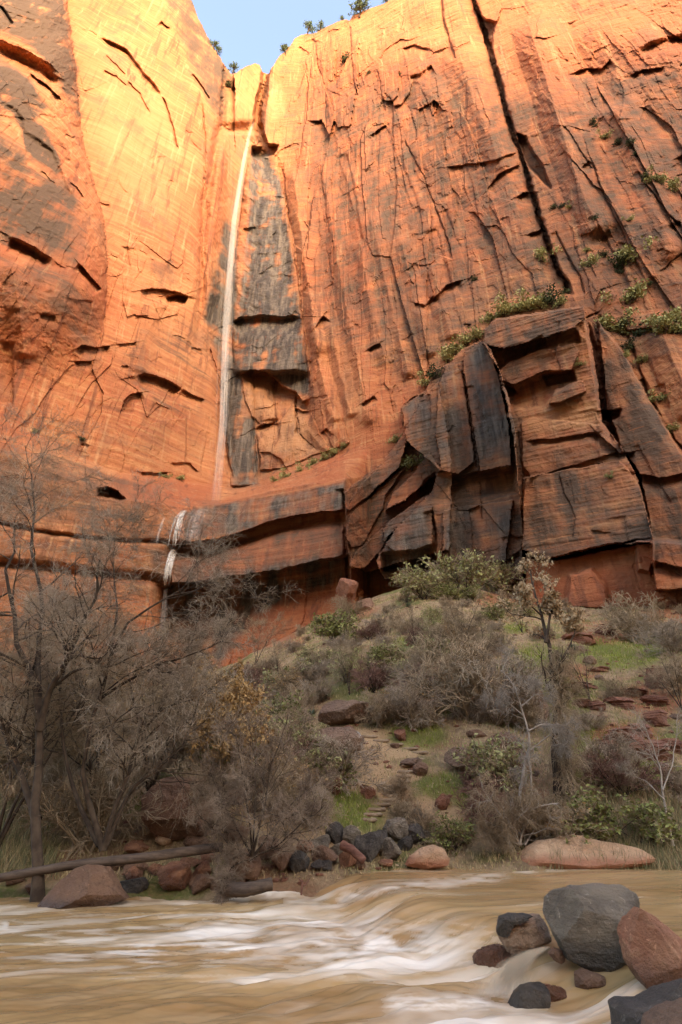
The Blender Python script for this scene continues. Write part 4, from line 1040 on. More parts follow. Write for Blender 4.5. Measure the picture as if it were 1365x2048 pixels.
rock_outline('boulder', [(596, 1505), (608, 1472), (645, 1458), (700, 1454), (731, 1476), (724, 1505), (650, 1520)], 29, .9, M_SLOPE, 'lichen spotted boulder beside the top of the trail', 36, 8, sub=5)
rock_outline('boulder', [(888, 1522), (892, 1490), (915, 1486), (962, 1508), (988, 1535), (978, 1560), (930, 1550)], 28, .9, M_SLOPE, 'leaning tan boulder right of the trail bend', 37, 9, sub=5)
rock_outline('boulder', [(960, 1502), (985, 1470), (1020, 1461), (1046, 1480), (1050, 1545), (1010, 1556), (975, 1526)], 28.5, .8, M_BROWN, 'tall dark brown boulder beside the leaning tan boulder', 38, 8, sub=5)
rock_outline('boulder', [(1048, 1445), (1060, 1395), (1085, 1379), (1098, 1420), (1084, 1455)], 33, .9, M_BROWN, 'pointed brown boulder behind the pale crooked tree', 39, 9, sub=5)
rock_outline('boulder', [(657, 1210), (664, 1172), (690, 1154), (720, 1165), (730, 1192), (705, 1218)], 98, .9, M_LEDGE, 'orange red boulder at the foot of the overhang', 40, 12, sub=5, lo=.42, hi=.75)
rock_outline('boulder', [(710, 1236), (714, 1206), (740, 1194), (760, 1216), (752, 1242)], 92, .9, M_BROWN, 'dark round boulder below the orange red boulder', 41, 9, sub=4)
HEAP = [(793, 1688, 62, 44, 'G', 'grey block at the top of the rock heap'), (835, 1676, 50, 48, 'G', 'tall grey block at the back right of the rock heap'), (832, 1694, 44, 34, 'D', 'dark wedge on the right of the rock heap'),
        (741, 1728, 48, 56, 'D', 'upright blue black block in the middle of the rock heap'), (784, 1726, 48, 38, 'G', 'brownish grey block in front in the rock heap'), (815, 1708, 34, 32, 'D', 'small square dark rock behind the tan boulder'),
        (703, 1694, 46, 32, 'G', 'flat grey rock at the left of the rock heap'), (695, 1742, 34, 38, 'R', 'red rock at the waterline left of the blue black block'), (776, 1737, 54, 16, 'R', 'low red rock at the waterline below the heap'),
        (758, 1712, 34, 28, 'G', 'grey rock behind the blue black block'), (768, 1690, 30, 26, 'D', 'dark rock wedged at the top of the heap'), (850, 1690, 30, 26, 'G', 'small grey rock above the tan boulder'),
        (532, 1728, 38, 46, 'B', 'rounded brown rock under the bushy shrub'), (562, 1748, 58, 50, 'B', 'large brown rock right of the bushy shrub'), (596, 1750, 44, 34, 'D', 'dark rock by the rapids below the bank'),
        (640, 1708, 48, 30, 'G', 'flat grey rock on the bank left of the heap'), (650, 1732, 64, 30, 'B', 'broad brown rock at the waterline left of the heap'), (645, 1744, 44, 20, 'D', 'low dark rock touching the river left of the heap'),
        (672, 1692, 42, 36, 'D', 'dark angular rock high on the bank left of the heap'), (672, 1718, 28, 26, 'G', 'small grey rock between the brown rock and the heap'), (486, 1768, 84, 62, 'B', 'wide dark brown rock below the bushy shrub'),
        (610, 1710, 42, 22, 'R', 'reddish rock on the bank above the dark rapids rock'), (585, 1722, 30, 22, 'G', 'small grey rock beside the large brown rock'), (720, 1742, 30, 18, 'B', 'brown stone at the foot of the blue black block'),
        (336, 1792, 78, 50, 'R', 'large red rock in the mouth of the side stream'), (262, 1770, 32, 28, 'R', 'small pale red rock left of the side stream'), (262, 1758, 52, 28, 'B', 'brown rock under the fallen log'),
        (396, 1790, 62, 34, 'B', 'dark red rock right of the side stream mouth'), (402, 1762, 44, 28, 'R', 'red rock below the right end of the fallen log'), (372, 1740, 54, 22, 'R', 'flat red slab behind the fallen log'),
        (410, 1732, 34, 22, 'R', 'pale red rock above the right end of the fallen log'), (258, 1792, 64, 28, 'D', 'wet dark rock right of the pyramid boulder'), (326, 1698, 54, 22, 'T', 'flat orange slab below the great brown boulder'),
        (266, 1712, 54, 22, 'R', 'red rock beside the side stream'), (436, 1788, 52, 28, 'B', 'brown rock left of the log in the rapids'), (310, 1752, 40, 18, 'R', 'low red rock in the side stream'),
        (385, 1700, 60, 26, 'B', 'brown slab at the foot of the great brown boulder'), (230, 1742, 44, 24, 'B', 'brown rock behind the pyramid boulder'), (20, 1775, 40, 24, 'B', 'brown rock at the left edge below the fallen log'),
        (60, 1790, 46, 18, 'B', 'low brown rock left of the pyramid boulder')]
MM = {'G': M_GREY, 'D': M_DARK, 'R': M_RED, 'B': M_BROWN, 'T': M_TAN}
for i, (u, vb, w_, h_, m, lab) in enumerate(HEAP):
    rock_at('rock', u, vb, w_, h_, MM[m], lab, 50+i, group='rocks along the far bank')
LED = [(1253, 1420, 64, 30, 'layered red rock with a pale top edge on the right slope'), (1200, 1422, 44, 22, 'small layered red rock left of the pale edged one'), (1320, 1414, 50, 26, 'blocky red rock near the right end of the slope'),
       (1324, 1456, 56, 38, 'cracked red block near the right edge'), (1258, 1490, 70, 40, 'dark undercut red ledge rock'), (1292, 1478, 50, 34, 'red rock behind the dark undercut ledge rock'),
       (1228, 1512, 54, 34, 'red rock left below the dark undercut ledge rock'), (1314, 1526, 84, 48, 'broad brown red rock low on the right slope'), (1168, 1416, 54, 20, 'flat red slab below the green slope'),
       (1164, 1378, 70, 16, 'long thin red slab high on the slope'), (1262, 1392, 100, 16, 'widest flat red slab with a white rim'), (1328, 1376, 60, 44, 'upper red outcrop near the right edge'),
       (1356, 1510, 46, 34, 'red rock at the right edge of the slope'), (1200, 1345, 60, 14, 'low red slab above the long thin slab'), (1086, 1350, 44, 18, 'brown red slab behind the vine covered tree'),
       (1170, 1290, 70, 30, 'crumbling red outcrop under the cliff foot'), (1220, 1270, 60, 22, 'loose red blocks right of the crumbling outcrop')]
def ledge_mesh(seed):
    r = np.random.default_rng(seed); v, f = ICO[5]
    q = v.copy(); q[:, 0] *= 1.0; q[:, 1] *= .8
    q = chisel(q, r, 12, .55, .9, [(0, 0, 1, .8)])
    z = q[:, 2]; lay = np.floor(z*4.0+.25*fbm3(q*1.5, 2, seed))
    ins = (_h(lay, lay*0, 0, seed)-.5)*.38
    q[:, :2] *= (1+ins)[:, None]
    q += .05*np.stack([fbm3(q*4+i, 3, seed+i) for i in range(3)], -1)
    return mesh_np('ledge_rock', q, f, False)
LM = [ledge_mesh(k) for k in range(5)]
for i, (u, vb, w_, h_, lab) in enumerate(LED):
    g = ground_hit(u, vb); k = scale_at(u, vb, g[1]); me = LM[i % 5].copy(); me.materials.append(M_LEDGE)
    o = obj('ledge_rock', me); sx = w_*k/2*1.1; sz = max(h_*k/2*1.2, .25)
    o.scale = (sx, sx*.8, sz); o.location = (g[0], g[1]+sx*.4, g[2]+sz*.7); o.rotation_euler = (rng.normal(0, .06), rng.normal(0, .06), rng.normal(0, .5))
    tag(o, lab, 'rock', 'layered red rocks on the right slope')

# ================================================================== LOGS
def bark_mat(name, c1, c2):
    s = NT(name)
    n = s.noise(s.mapping((.9, 9, 9)), 1, 6, .65); m = s.noise(s.tc.outputs['Object'], 3, 5)
    c = s.mix(s.ramp(n, .35, .65), c1, c2); c = s.mix(s.ramp(m, .5, .75, 0, .5), c, tuple(x*.5 for x in c1))
    s.set(Base_Color=c, Roughness=.9, Normal=s.bump(n, .9, .04), Specular_IOR_Level=.2); return s.m
M_LOG = bark_mat('old_log', (.06, .040, .029), (.125, .085, .060)); M_LOGRED = bark_mat('red_log', (.12, .05, .035), (.20, .09, .06)); M_STEP = bark_mat('step_log', (.22, .14, .085), (.32, .23, .15))
def log(name, pts, r0, r1, mat, label, seed, cat='log', bumps=.10, n=60, group=None):
    """pts: (u, v, Y)"""
    r = np.random.default_rng(seed); W = np.array([at(*p) for p in pts]); L = np.linspace(0, 1, len(W)); q = np.linspace(0, 1, n)
    P = np.stack([np.interp(q, L, W[:, i]) for i in range(3)], -1)
    for _ in range(4): P[1:-1] = (P[:-2]+P[1:-1]*2+P[2:])/4
    c = P.mean(0); P = P-c
    T = np.gradient(P, axis=0); T /= np.linalg.norm(T, axis=1, keepdims=True)
    A = np.cross(T, [0, 0, 1.]); A /= np.linalg.norm(A, axis=1, keepdims=True); B = np.cross(T, A)
    k = 20; ang = np.arange(k)/k*2*math.pi
    R = np.interp(q, [0, 1], [r0, r1])[:, None]*(1+bumps*fbm(q[:, None]*5+ang*0, np.cos(ang)[None]*1.4+np.sin(ang)[None]*2+q[:, None]*2, 3, seed)+.06*vnoise(np.repeat(ang[None]*2.2, n, 0), q[:, None]*3+0*ang, seed+2))
    V = P[:, None]+R[..., None]*(A[:, None]*np.cos(ang)[None, :, None]+B[:, None]*np.sin(ang)[None, :, None])
    V = V.reshape(-1, 3); i = np.arange(k); j = (i+1) % k
    b = np.arange(n-1)[:, None]*k
    Fq = np.stack([b+i, b+j, b+k+j, b+k+i], -1).reshape(-1, 4)
    V = np.concatenate([V, P[:1]-T[:1]*r0*.1, P[-1:]+T[-1:]*r1*.15]); n0 = n*k
    Ft = np.concatenate([np.stack([j, i, np.full(k, n0)], -1), np.stack([(n-1)*k+i, (n-1)*k+j, np.full(k, n0+1)], -1)])
    me = mesh_np(name, V, [Fq, Ft], True)
    return tag(obj(name, me, mat, loc=tuple(c)), label, cat, group)
log('fallen_log', [(-120, 1776, 19.0), (0, 1756, 18.9), (140, 1730, 18.7), (300, 1714, 18.9), (400, 1700, 19.3), (445, 1694, 19.6)], .115, .135, M_LOG, 'long grey brown fallen log across the side stream', 1)
log('river_log', [(1290, 1698, 24.5), (1340, 1697, 24.3), (1460, 1700, 24.0)], .13, .15, M_LOGRED, 'wet reddish log floating right of the long pale boulder', 2)
log('river_log', [(455, 1778, 18.6), (490, 1780, 18.4), (545, 1768, 18.5)], .19, .16, M_LOG, 'short thick log stuck in the rapids below the bank', 3)
log('driftwood', [(684, 1690, 20.3), (705, 1700, 20.1), (728, 1722, 19.9)], .14, .12, M_LOGRED, 'dark driftwood log leaning on the rock heap', 4)
T_ = Tubes()
b0 = at(604, 1776, 18.2); b1 = at(606, 1760, 18.2); b2 = at(598, 1757, 18.2); b3 = at(620, 1757, 18.3)
T_.add([at(603, 1790, 18.2), b0, b1], [.03, .03, .022], 6); T_.add([b1, at(601, 1761, 18.2), b2], [.022, .018, .012], 6); T_.add([at(604, 1770, 18.2), at(612, 1770, 18.25), b3], [.022, .02, .01], 6)
tag(obj('snag', T_.mesh('snag'), M_LOGRED), 'little forked black snag sticking out of the rapids', 'snag')
TRAIL = [(738, 1476), (762, 1484), (790, 1492), (818, 1500), (838, 1508), (836, 1522), (822, 1534), (812, 1546), (806, 1556), (800, 1566), (794, 1576), (786, 1586), (778, 1595), (770, 1604), (762, 1613), (754, 1622), (746, 1632), (738, 1643)]
for i, (u, v) in enumerate(TRAIL):
    g = ground_hit(u, v); k = scale_at(u, v, g[1]); wpx = 17+5*random.random(); sl = random.uniform(-3, 5) if i > 5 else random.uniform(4, 9)
    a = ground_hit(u-wpx, v+ (sl if i < 6 else -sl)) or g; b = ground_hit(u+wpx, v+(sl if i < 6 else -sl)*-.3) or g
    z_off = .035
    c = np.array(g); d = np.array([k*wpx, random.uniform(-.25, .25), 0])
    T_ = Tubes(); n_ = 9
    pts = [d*(t*2-1)+np.array([0, 0, .01*math.sin(t*9)]) for t in np.linspace(0, 1, n_)]
    T_.add(pts, [.02]+[.085+.012*math.sin(q*3+i) for q in range(n_-2)]+[.02], 10)
    o = obj('log_step', T_.mesh('log_step'), M_STEP, loc=(g[0], g[1], g[2]+z_off))
    tag(o, 'weathered wooden log step of the dirt trail up the slope', 'step', 'log steps on the trail')
# ================================================================== PLANTS
def nrm(a): return a/(np.linalg.norm(a, axis=-1, keepdims=True)+1e-9)
def level(r, P0, D0, L, R0, n=6, wander=.18, pull=(0, 0, 0), taper=.35):
    """grow a batch of branches; returns points (m,n,3), radii (m,n), directions (m,n,3)"""
    m = len(P0); P = np.zeros((m, n, 3)); D = np.zeros((m, n, 3)); P[:, 0] = P0; d = nrm(D0); D[:, 0] = d
    pull = np.asarray(pull, float)
    for k in range(1, n):
        d = nrm(d+wander*r.normal(size=(m, 3))+pull*(k/n))
        P[:, k] = P[:, k-1]+d*(L/(n-1))[:, None]; D[:, k] = d
    R = R0[:, None]*np.linspace(1, taper, n)[None]
    return P, R, D
def sprout(r, P, R, D, per, t0=.25, ang=(30, 70), Lr=(.4, .7), L=None, Rr=.55, flat=0):
    m, n, _ = P.shape; per = max(1, per)
    t = np.sort(r.uniform(t0, 1, (m, per)), 1).ravel()*(n-1); b = np.repeat(np.arange(m), per)
    i = np.minimum(t.astype(int), n-2); f = (t-i)[:, None]
    p = P[b, i]*(1-f)+P[b, i+1]*f; d = D[b, i+1]; rr = R[b, i]*Rr
    q = nrm(np.cross(d, r.normal(size=d.shape))); a = np.radians(r.uniform(*ang, len(b)))[:, None]
    dn = nrm(d*np.cos(a)+q*np.sin(a))
    dn[:, 2] *= (1-flat)
    Ln = L[b]*r.uniform(*Lr, len(b))*(1.15-.5*t/(n-1))
    return p, dn, Ln, rr
def plain_mat(name, c1, c2, rough=.85, trans=0, sc=3.0):
    s = NT(name); n = s.noise(s.tc.outputs['Object'], sc, 4)
    c = s.mix(s.ramp(n, .35, .65), c1, c2)
    c = s.mix(s.math('MULTIPLY', s.rand(), .4), c, tuple(x*.55 for x in c1))
    s.set(Base_Color=c, Roughness=rough, Specular_IOR_Level=.2); return s.m
M_BARK = plain_mat('dark_bark', (.045, .029, .019), (.092, .062, .041)); M_BARKP = plain_mat('pale_bark', (.27, .22, .17), (.38, .32, .26))
M_TWIG = plain_mat('grey_twigs', (.28, .20, .135), (.50, .39, .28), sc=.8); M_TWIGD = plain_mat('brown_twigs', (.27, .185, .11), (.52, .375, .235), sc=.8)
M_TWIGR = plain_mat('russet_twigs', (.19, .090, .062), (.28, .15, .11), sc=.8)
M_BUSH = plain_mat('dark_grey_twigs', (.16, .108, .075), (.32, .23, .16), sc=.8)
M_DRY = plain_mat('dry_leaves', (.36, .20, .075), (.46, .29, .13), sc=2); M_TANL = plain_mat('tan_leaves', (.42, .27, .14), (.50, .36, .22), sc=2)
M_GREEN = plain_mat('green_leaves', (.16, .175, .05), (.26, .26, .085), sc=1.5); M_DGREEN = plain_mat('dark_green_leaves', (.035, .052, .022), (.07, .085, .035), sc=1.5)
M_PINE = plain_mat('pine_needles', (.07, .105, .05), (.12, .16, .075), sc=1)
M_SAGE = plain_mat('sage_leaves', (.27, .265, .10), (.39, .375, .165), sc=1.5)
def leaves_mesh(name, C, size, r, aspect=1.8, droop=0):
    m = len(C); a = nrm(r.normal(size=(m, 3))+np.array([0, 0, -droop])); b = nrm(np.cross(a, r.normal(size=(m, 3))))
    s = size*r.uniform(.6, 1.3, (m, 1))
    V = np.stack([C-a*s*aspect*.5, C+b*s*.5, C+a*s*aspect*.5, C-b*s*.5], 1).reshape(-1, 3)
    return mesh_np(name, V, np.arange(m*4).reshape(-1, 4), False)
def copy_thing(o, loc, rotz, scl, label=None):
    c = o.copy(); COL.objects.link(c); c.location = loc; c.rotation_euler = (0, 0, rotz); c.scale = scl if hasattr(scl, '__len__') else (scl,)*3
    if label: c['label'] = label
    for ch in o.children:
        d = ch.copy(); COL.objects.link(d); d.parent = c
    return c
# ---- a bare tree from given main stems (world polylines relative to the base)
def resample(W, n):
    W = np.asarray(W, float); s = np.concatenate([[0], np.cumsum(np.linalg.norm(np.diff(W, axis=0), axis=1))]); q = np.linspace(0, s[-1], n)
    return np.stack([np.interp(q, s, W[:, i]) for i in range(3)], -1), s[-1]
def bare_tree(name, label, base, stems, seed, cat='tree', per=(7, 7, 6, 4), Lr0=(.25, .5), droop=.0, up=.12, mats=None, leaf=None, leaf_n=0, leaf_size=.06, group=None, tw=.006, t0=.3, wig=.2, ext=None):
    """stems: list of (polyline Nx3, r0, r1, label index)"""
    r = np.random.default_rng(seed); mats = mats or (M_BARK, M_TWIGD, M_TWIG)
    tr = Tubes(); tg = Tubes()
    S = [resample(a, 14) for a, _, _ in stems]
    P = np.array([a for a, _ in S]); L = np.array([b for _, b in S])
    w = np.array([fbm(np.linspace(0, 4, 14)+seed*3+7*i, np.zeros(14)+j, 2, seed) for i in range(len(P)) for j in range(3)]).reshape(len(P), 3, 14).transpose(0, 2, 1)
    P = P+w*(L*.025)[:, None, None]*np.linspace(0, 1, 14)[None, :, None]
    R = np.array([np.linspace(a, b, 14) for _, a, b in stems]); D = nrm(np.gradient(P, axis=1))
    R[:, 0] *= 1.35
    tr.addb(P, R, 9)
    p, d, l, rr = sprout(r, P, R, D, per[0], t0, (25, 65), Lr0, L, .5)
    l = np.minimum(l, 3.2)
    P1, R1, D1 = level(r, p, d, l, np.clip(rr, .012, .09), 7, wig, (0, 0, up), .3); tr.addb(P1, R1, 5)
    p, d, l, rr = sprout(r, P1, R1, D1, per[1], .2, (25, 65), (.35, .65), l, .55)
    P2, R2, D2 = level(r, p, d, l, np.clip(rr, .008, .03), 6, wig, (0, 0, up-droop), .4); tr.addb(P2, R2, 4)
    p, d, l, rr = sprout(r, P2, R2, D2, per[2], .15, (20, 60), (.4, .8), l, .6)
    P3, R3, D3 = level(r, p, d, np.maximum(l, .25), np.clip(rr, tw, .014), 6, wig, (0, 0, up*.5-droop*2), .5); tg.addb(P3, R3, 3)
    P4 = P3
    if per[3]:
        p, d, l, rr = sprout(r, P3, R3, D3, per[3], .15, (20, 60), (.4, .9), np.maximum(l, .25), .7)
        P4, R4, D4 = level(r, p, d, np.maximum(l, .16), np.clip(rr, tw*.75, .01), 5, wig, (0, 0, -droop*2), .6); tg.addb(P4, R4, 3)
    root = empty(name, base, label, cat, group)
    obj('trunk', tr.mesh('trunk'), mats[0], root); obj('twigs', tg.mesh('twigs'), mats[2], root)
    if leaf is not None:
        Q = np.concatenate([P4.reshape(-1, 3), P3.reshape(-1, 3)])
        if ext is not None: Q = Q[ext(Q)]
        C = Q[r.integers(0, len(Q), leaf_n)]+r.normal(0, .04, (leaf_n, 3))
        obj('leaves', leaves_mesh('leaves', C, leaf_size, r, 2.0, .8), leaf, root)
    return root
def traced(base_uv, Y, lines, dY=0.6, seed=0):
    """main stems traced over the photograph, set at the tree's own distance with some depth of their own"""
    r = np.random.default_rng(seed); b = np.array(at(*base_uv, Y)); out = []
    for pts, r0, r1 in lines:
        e = r.uniform(-dY, dY); n = len(pts)
        out.append((np.array([np.array(at(u, v, Y+e*i/(n-1)*1.6))-b for i, (u, v) in enumerate(pts)]), r0, r1))
    return tuple(b), out
b, st = traced((75, 1822), 18.9, [([(75, 1822), (78, 1760), (76, 1690), (72, 1600), (78, 1520), (80, 1430), (58, 1350), (30, 1290), (22, 1190), (30, 1100)], .17, .04),
     ([(74, 1640), (52, 1580), (18, 1480), (-20, 1400), (-40, 1290)], .12, .03), ([(79, 1460), (100, 1380), (132, 1318), (160, 1268), (190, 1205), (200, 1120)], .12, .025),
     ([(80, 1440), (76, 1330), (84, 1230), (64, 1100), (70, 980), (52, 890)], .10, .015), ([(100, 1380), (150, 1340), (230, 1330), (300, 1300)], .06, .015)], 1.2, 1)
bare_tree('bare_tree', 'big dark trunked leafless tree at the left, standing at the river edge behind the log', b, st, 61, per=(13, 8, 6, 4), droop=.08, tw=.0070)
b, st = traced((207, 1700), 19.6, [([(207, 1700), (186, 1625), (163, 1560), (180, 1470), (203, 1385), (222, 1312), (262, 1240), (350, 1188), (425, 1168)], .095, .02),
     ([(207, 1700), (226, 1630), (252, 1562), (280, 1462), (320, 1425), (385, 1400)], .085, .02), ([(200, 1690), (172, 1640), (150, 1590), (128, 1500), (120, 1400), (140, 1290), (150, 1190)], .08, .02),
     ([(196, 1400), (250, 1365), (320, 1328), (380, 1310), (440, 1284)], .06, .015), ([(212, 1690), (260, 1580), (310, 1540), (360, 1500), (392, 1430), (405, 1360)], .08, .012),
     ([(222, 1312), (235, 1220), (225, 1120), (240, 1020)], .05, .01)], 1.2, 2)
bare_tree('bare_tree', 'leafless tree of several leaning grey stems right of the big dark trunk', b, st, 62, per=(13, 8, 6, 4), tw=.0070, droop=.09, mats=(M_BARK, M_TWIG, M_TWIG))
# filler trees of the same thicket
def generic_stems(r, h, n, spread):
    out = []
    for k in range(n):
        a = r.uniform(0, 6.28); lean = r.uniform(.1, spread)
        q = np.linspace(0, 1, 6)[:, None]; hh = h*r.uniform(.75, 1.05)
        p = np.concatenate([np.cos(a)*lean*hh*q**1.2, np.sin(a)*lean*hh*q**1.2, hh*q], 1)
        out.append((p, .018*h*r.uniform(.7, 1.1)/1.6, .012))
    return out
rr_ = np.random.default_rng(5)
pa = bare_tree('bare_tree', 'leafless brown tree in the thicket at the left edge, left of the big dark trunk', (0, 0, 0), generic_stems(rr_, 7.5, 3, .35), 71, per=(11, 7, 6, 4), droop=.09, mats=(M_BARK, M_TWIGD, M_TWIGD), group='leafless trees of the left thicket')
pb = bare_tree('bare_tree', 'leafless brown tree in the thicket behind the leaning grey stems', (0, 0, 0), generic_stems(rr_, 6.5, 4, .45), 72, per=(10, 7, 6, 4), droop=.07, mats=(M_BARK, M_TWIGD, M_TWIGD), leaf=M_DRY, leaf_n=700, leaf_size=.055, group='leafless trees of the left thicket')
def put(o, u, v, Y=None, s=1.0, rz=0.0, label=None, first=False):
    g = ground_hit(u, v) if Y is None else np.array(at(u, v, Y))
    if g is None: return None
    if Y is not None: g = (g[0], Y, float(ground_z(g[0], Y)))
    if first:
        o.location = (g[0], g[1], g[2]-.05); o.scale = (s,)*3; o.rotation_euler = (0, 0, rz); return o
    return copy_thing(o, (g[0], g[1], g[2]-.05), rz, s, label)
put(pa, -10, 1700, 21, 1.0, 0, first=True)
put(pb, 180, 1690, 23, 1.0, 0, first=True)
put(pa, 140, 1650, 27, 1.05, 2.1, 'leafless brown tree far back between the two left trunks')
put(pb, 290, 1660, 25, .92, 1.3, 'leafless brown tree behind the great brown boulder')
put(pa, 60, 1650, 24, .95, 4.0, 'leafless brown tree just behind the big dark trunk')
put(pb, -60, 1650, 29, 1.25, 5.2, 'tall leafless tree at the far left behind the thicket')
put(pa, 430, 1600, 34, .7, 2.9, 'small leafless tree right of the lowest waterfall')
# bushy shrub over the water
b, st = traced((505, 1712), 19.6, [([(505, 1712), (500, 1640), (488, 1560), (470, 1470)], .035, .012), ([(505, 1712), (525, 1630), (540, 1550), (560, 1480), (575, 1430)], .04, .012),
     ([(508, 1712), (545, 1660), (590, 1600), (640, 1560)], .035, .012), ([(505, 1712), (470, 1650), (445, 1600), (420, 1540)], .035, .012), ([(508, 1714), (560, 1690), (610, 1640), (650, 1610)], .03, .01),
     ([(503, 1714), (460, 1690), (430, 1660), (410, 1640)], .03, .01), ([(506, 1712), (510, 1620), (512, 1540), (505, 1470)], .035, .01), ([(503, 1716), (470, 1730), (450, 1750), (440, 1770)], .025, .008), ([(506, 1716), (480, 1740), (475, 1760), (470, 1780)], .025, .008)], 1.0, 3)
bare_tree('bare_shrub', 'large bushy leafless shrub overhanging the river bank beside the rapids', b, st, 63, 'shrub', (11, 7, 6, 3), (.22, .45), .02, tw=.0065, mats=(M_BARK, M_BUSH, M_BUSH), t0=.12)
b, st = traced((500, 1545), 24, [([(500, 1545), (506, 1515), (515, 1490), (519, 1470)], .055, .03), ([(506, 1515), (512, 1500), (526, 1495)], .03, .015)], .1, 4)
bare_tree('dead_snag', 'short white dead trunk standing behind the bushy shrub', b, st, 64, 'tree', (2, 2, 2, 0), (.2, .4), 0, mats=(M_BARKP, M_BARKP, M_BARKP))
gb = bare_tree('golden_shrub', 'tall shrub hung with golden dry leaves below the lowest waterfall', (0, 0, 0), generic_stems(np.random.default_rng(8), 4.3, 8, .5), 65, 'shrub', (6, 6, 6, 0), (.25, .5), .02, mats=(M_TWIGD, M_TWIGD, M_TWIGD), leaf=M_DRY, leaf_n=6000, leaf_size=.085)
put(gb, 445, 1590, 24.0, 1.1, .4, first=True)
put(gb, 415, 1590, 31, 1.0, 2.2, 'shrub with golden dry leaves deeper in the thicket beside the golden one')
# right side trees
b, st = traced((1125, 1585), 25.2, [([(1120, 1590), (1110, 1505), (1115, 1420), (1106, 1350), (1092, 1285), (1085, 1232), (1072, 1180), (1062, 1140)], .20, .03), ([(1140, 1585), (1136, 1500), (1130, 1430), (1122, 1350), (1112, 1300)], .17, .06),
     ([(1092, 1285), (1100, 1240), (1108, 1200), (1100, 1160)], .08, .02), ([(1106, 1350), (1130, 1310), (1150, 1270), (1148, 1225)], .07, .015), ([(1085, 1232), (1060, 1210), (1045, 1180)], .05, .015), ([(1115, 1420), (1145, 1390), (1165, 1380)], .05, .015)], .5, 5)
zt = at(1100, 1262, 25.2)[2]-b[2]
cw = bare_tree('cottonwood_tree', 'tall tree with a vine wrapped double trunk and tan leaves at its top', b, st, 66, 'tree', (7, 6, 6, 3), (.12, .26), .06, mats=(M_BARK, M_TWIGD, M_TWIGD), leaf=M_TANL, leaf_n=4200, leaf_size=.095, ext=lambda Q: Q[:, 2] > zt)
# the vines on it
r = np.random.default_rng(67); T_ = Tubes(); P0 = []; D0 = []; L0 = []
for k in range(900):
    t = r.random()**.8; u = np.interp(t, [0, .3, .6, 1], [1128, 1126, 1122, 1110])+r.normal(0, 13*(1.2-.5*t)); v = 1590-t*290
    P0.append(np.array(at(u, v, 25.2+r.normal(0, .28)))-np.array(b)); D0.append(r.normal(size=3)*.8+np.array([0, 0, -.6])); L0.append(r.uniform(.4, 1.5))
P_, R_, D_ = level(r, np.array(P0), np.array(D0), np.array(L0), np.full(900, .010), 7, .25, (0, 0, -.5), .5); T_.addb(P_, R_, 3)
p, d, l, q = sprout(r, P_, R_, D_, 3, .2, (20, 60), (.3, .6), np.array(L0), .8)
P_, R_, D_ = level(r, p, d, l, np.full(len(p), .007), 5, .25, (0, 0, -.4), .6); T_.addb(P_, R_, 3)
obj('vines', T_.mesh('vines'), M_TWIGD, cw)
b, st = traced((1042, 1640), 23.4, [([(1042, 1640), (1040, 1590), (1046, 1545), (1060, 1500), (1058, 1455), (1044, 1412), (1028, 1372), (1002, 1338)], .075, .015), ([(1063, 1640), (1064, 1580), (1058, 1500)], .05, .03),
     ([(1058, 1462), (1085, 1448), (1120, 1450), (1150, 1470)], .035, .01), ([(1044, 1412), (1070, 1390), (1100, 1385), (1120, 1400)], .03, .01), ([(1060, 1500), (1100, 1470), (1140, 1500)], .03, .008), ([(1046, 1430), (1010, 1400), (985, 1400)], .025, .008)], .5, 6)
bare_tree('bare_tree', 'slender pale crooked leafless tree right of centre', b, st, 68, 'tree', (7, 6, 5, 3), (.2, .4), .10, mats=(M_BARKP, M_BARKP, M_BARKP))
b, st = traced((1346, 1692), 22.6, [([(1346, 1692), (1336, 1640), (1326, 1580), (1318, 1530), (1302, 1480), (1284, 1440)], .05, .012), ([(1326, 1580), (1345, 1530), (1350, 1480), (1362, 1420)], .025, .008), ([(1330, 1600), (1290, 1560), (1250, 1545)], .022, .007), ([(1320, 1540), (1300, 1510), (1262, 1500)], .02, .006)], .4, 7)
bare_tree('bare_tree', 'thin pale sapling at the right edge behind the long pale boulder', b, st, 69, 'tree', (6, 5, 5, 2), (.2, .4), .02, mats=(M_BARKP, M_TWIG, M_TWIG))
b, st = traced((1040, 1690), 22.5, [([(1040, 1690), (1010, 1640), (980, 1600), (968, 1580)], .03, .01), ([(1040, 1690), (1050, 1640), (1070, 1618), (1120, 1608)], .045, .015), ([(1040, 1690), (1000, 1670), (965, 1650)], .03, .01), ([(1050, 1690), (1075, 1650), (1090, 1620)], .03, .01),
     ([(1040, 1690), (1060, 1680), (1100, 1670)], .025, .01), ([(1008, 1655), (1030, 1632), (1080, 1612), (1118, 1606)], .05, .02), ([(1040, 1690), (1025, 1640), (1020, 1600)], .03, .01)], .7, 8)
bare_tree('brush_tangle', 'tangle of pale dead branches on the far bank left of the long pale boulder', b, st, 70, 'brush', (10, 7, 7, 3), (.25, .5), .06, mats=(M_BARKP, M_TWIG, M_TWIGD), t0=.1)
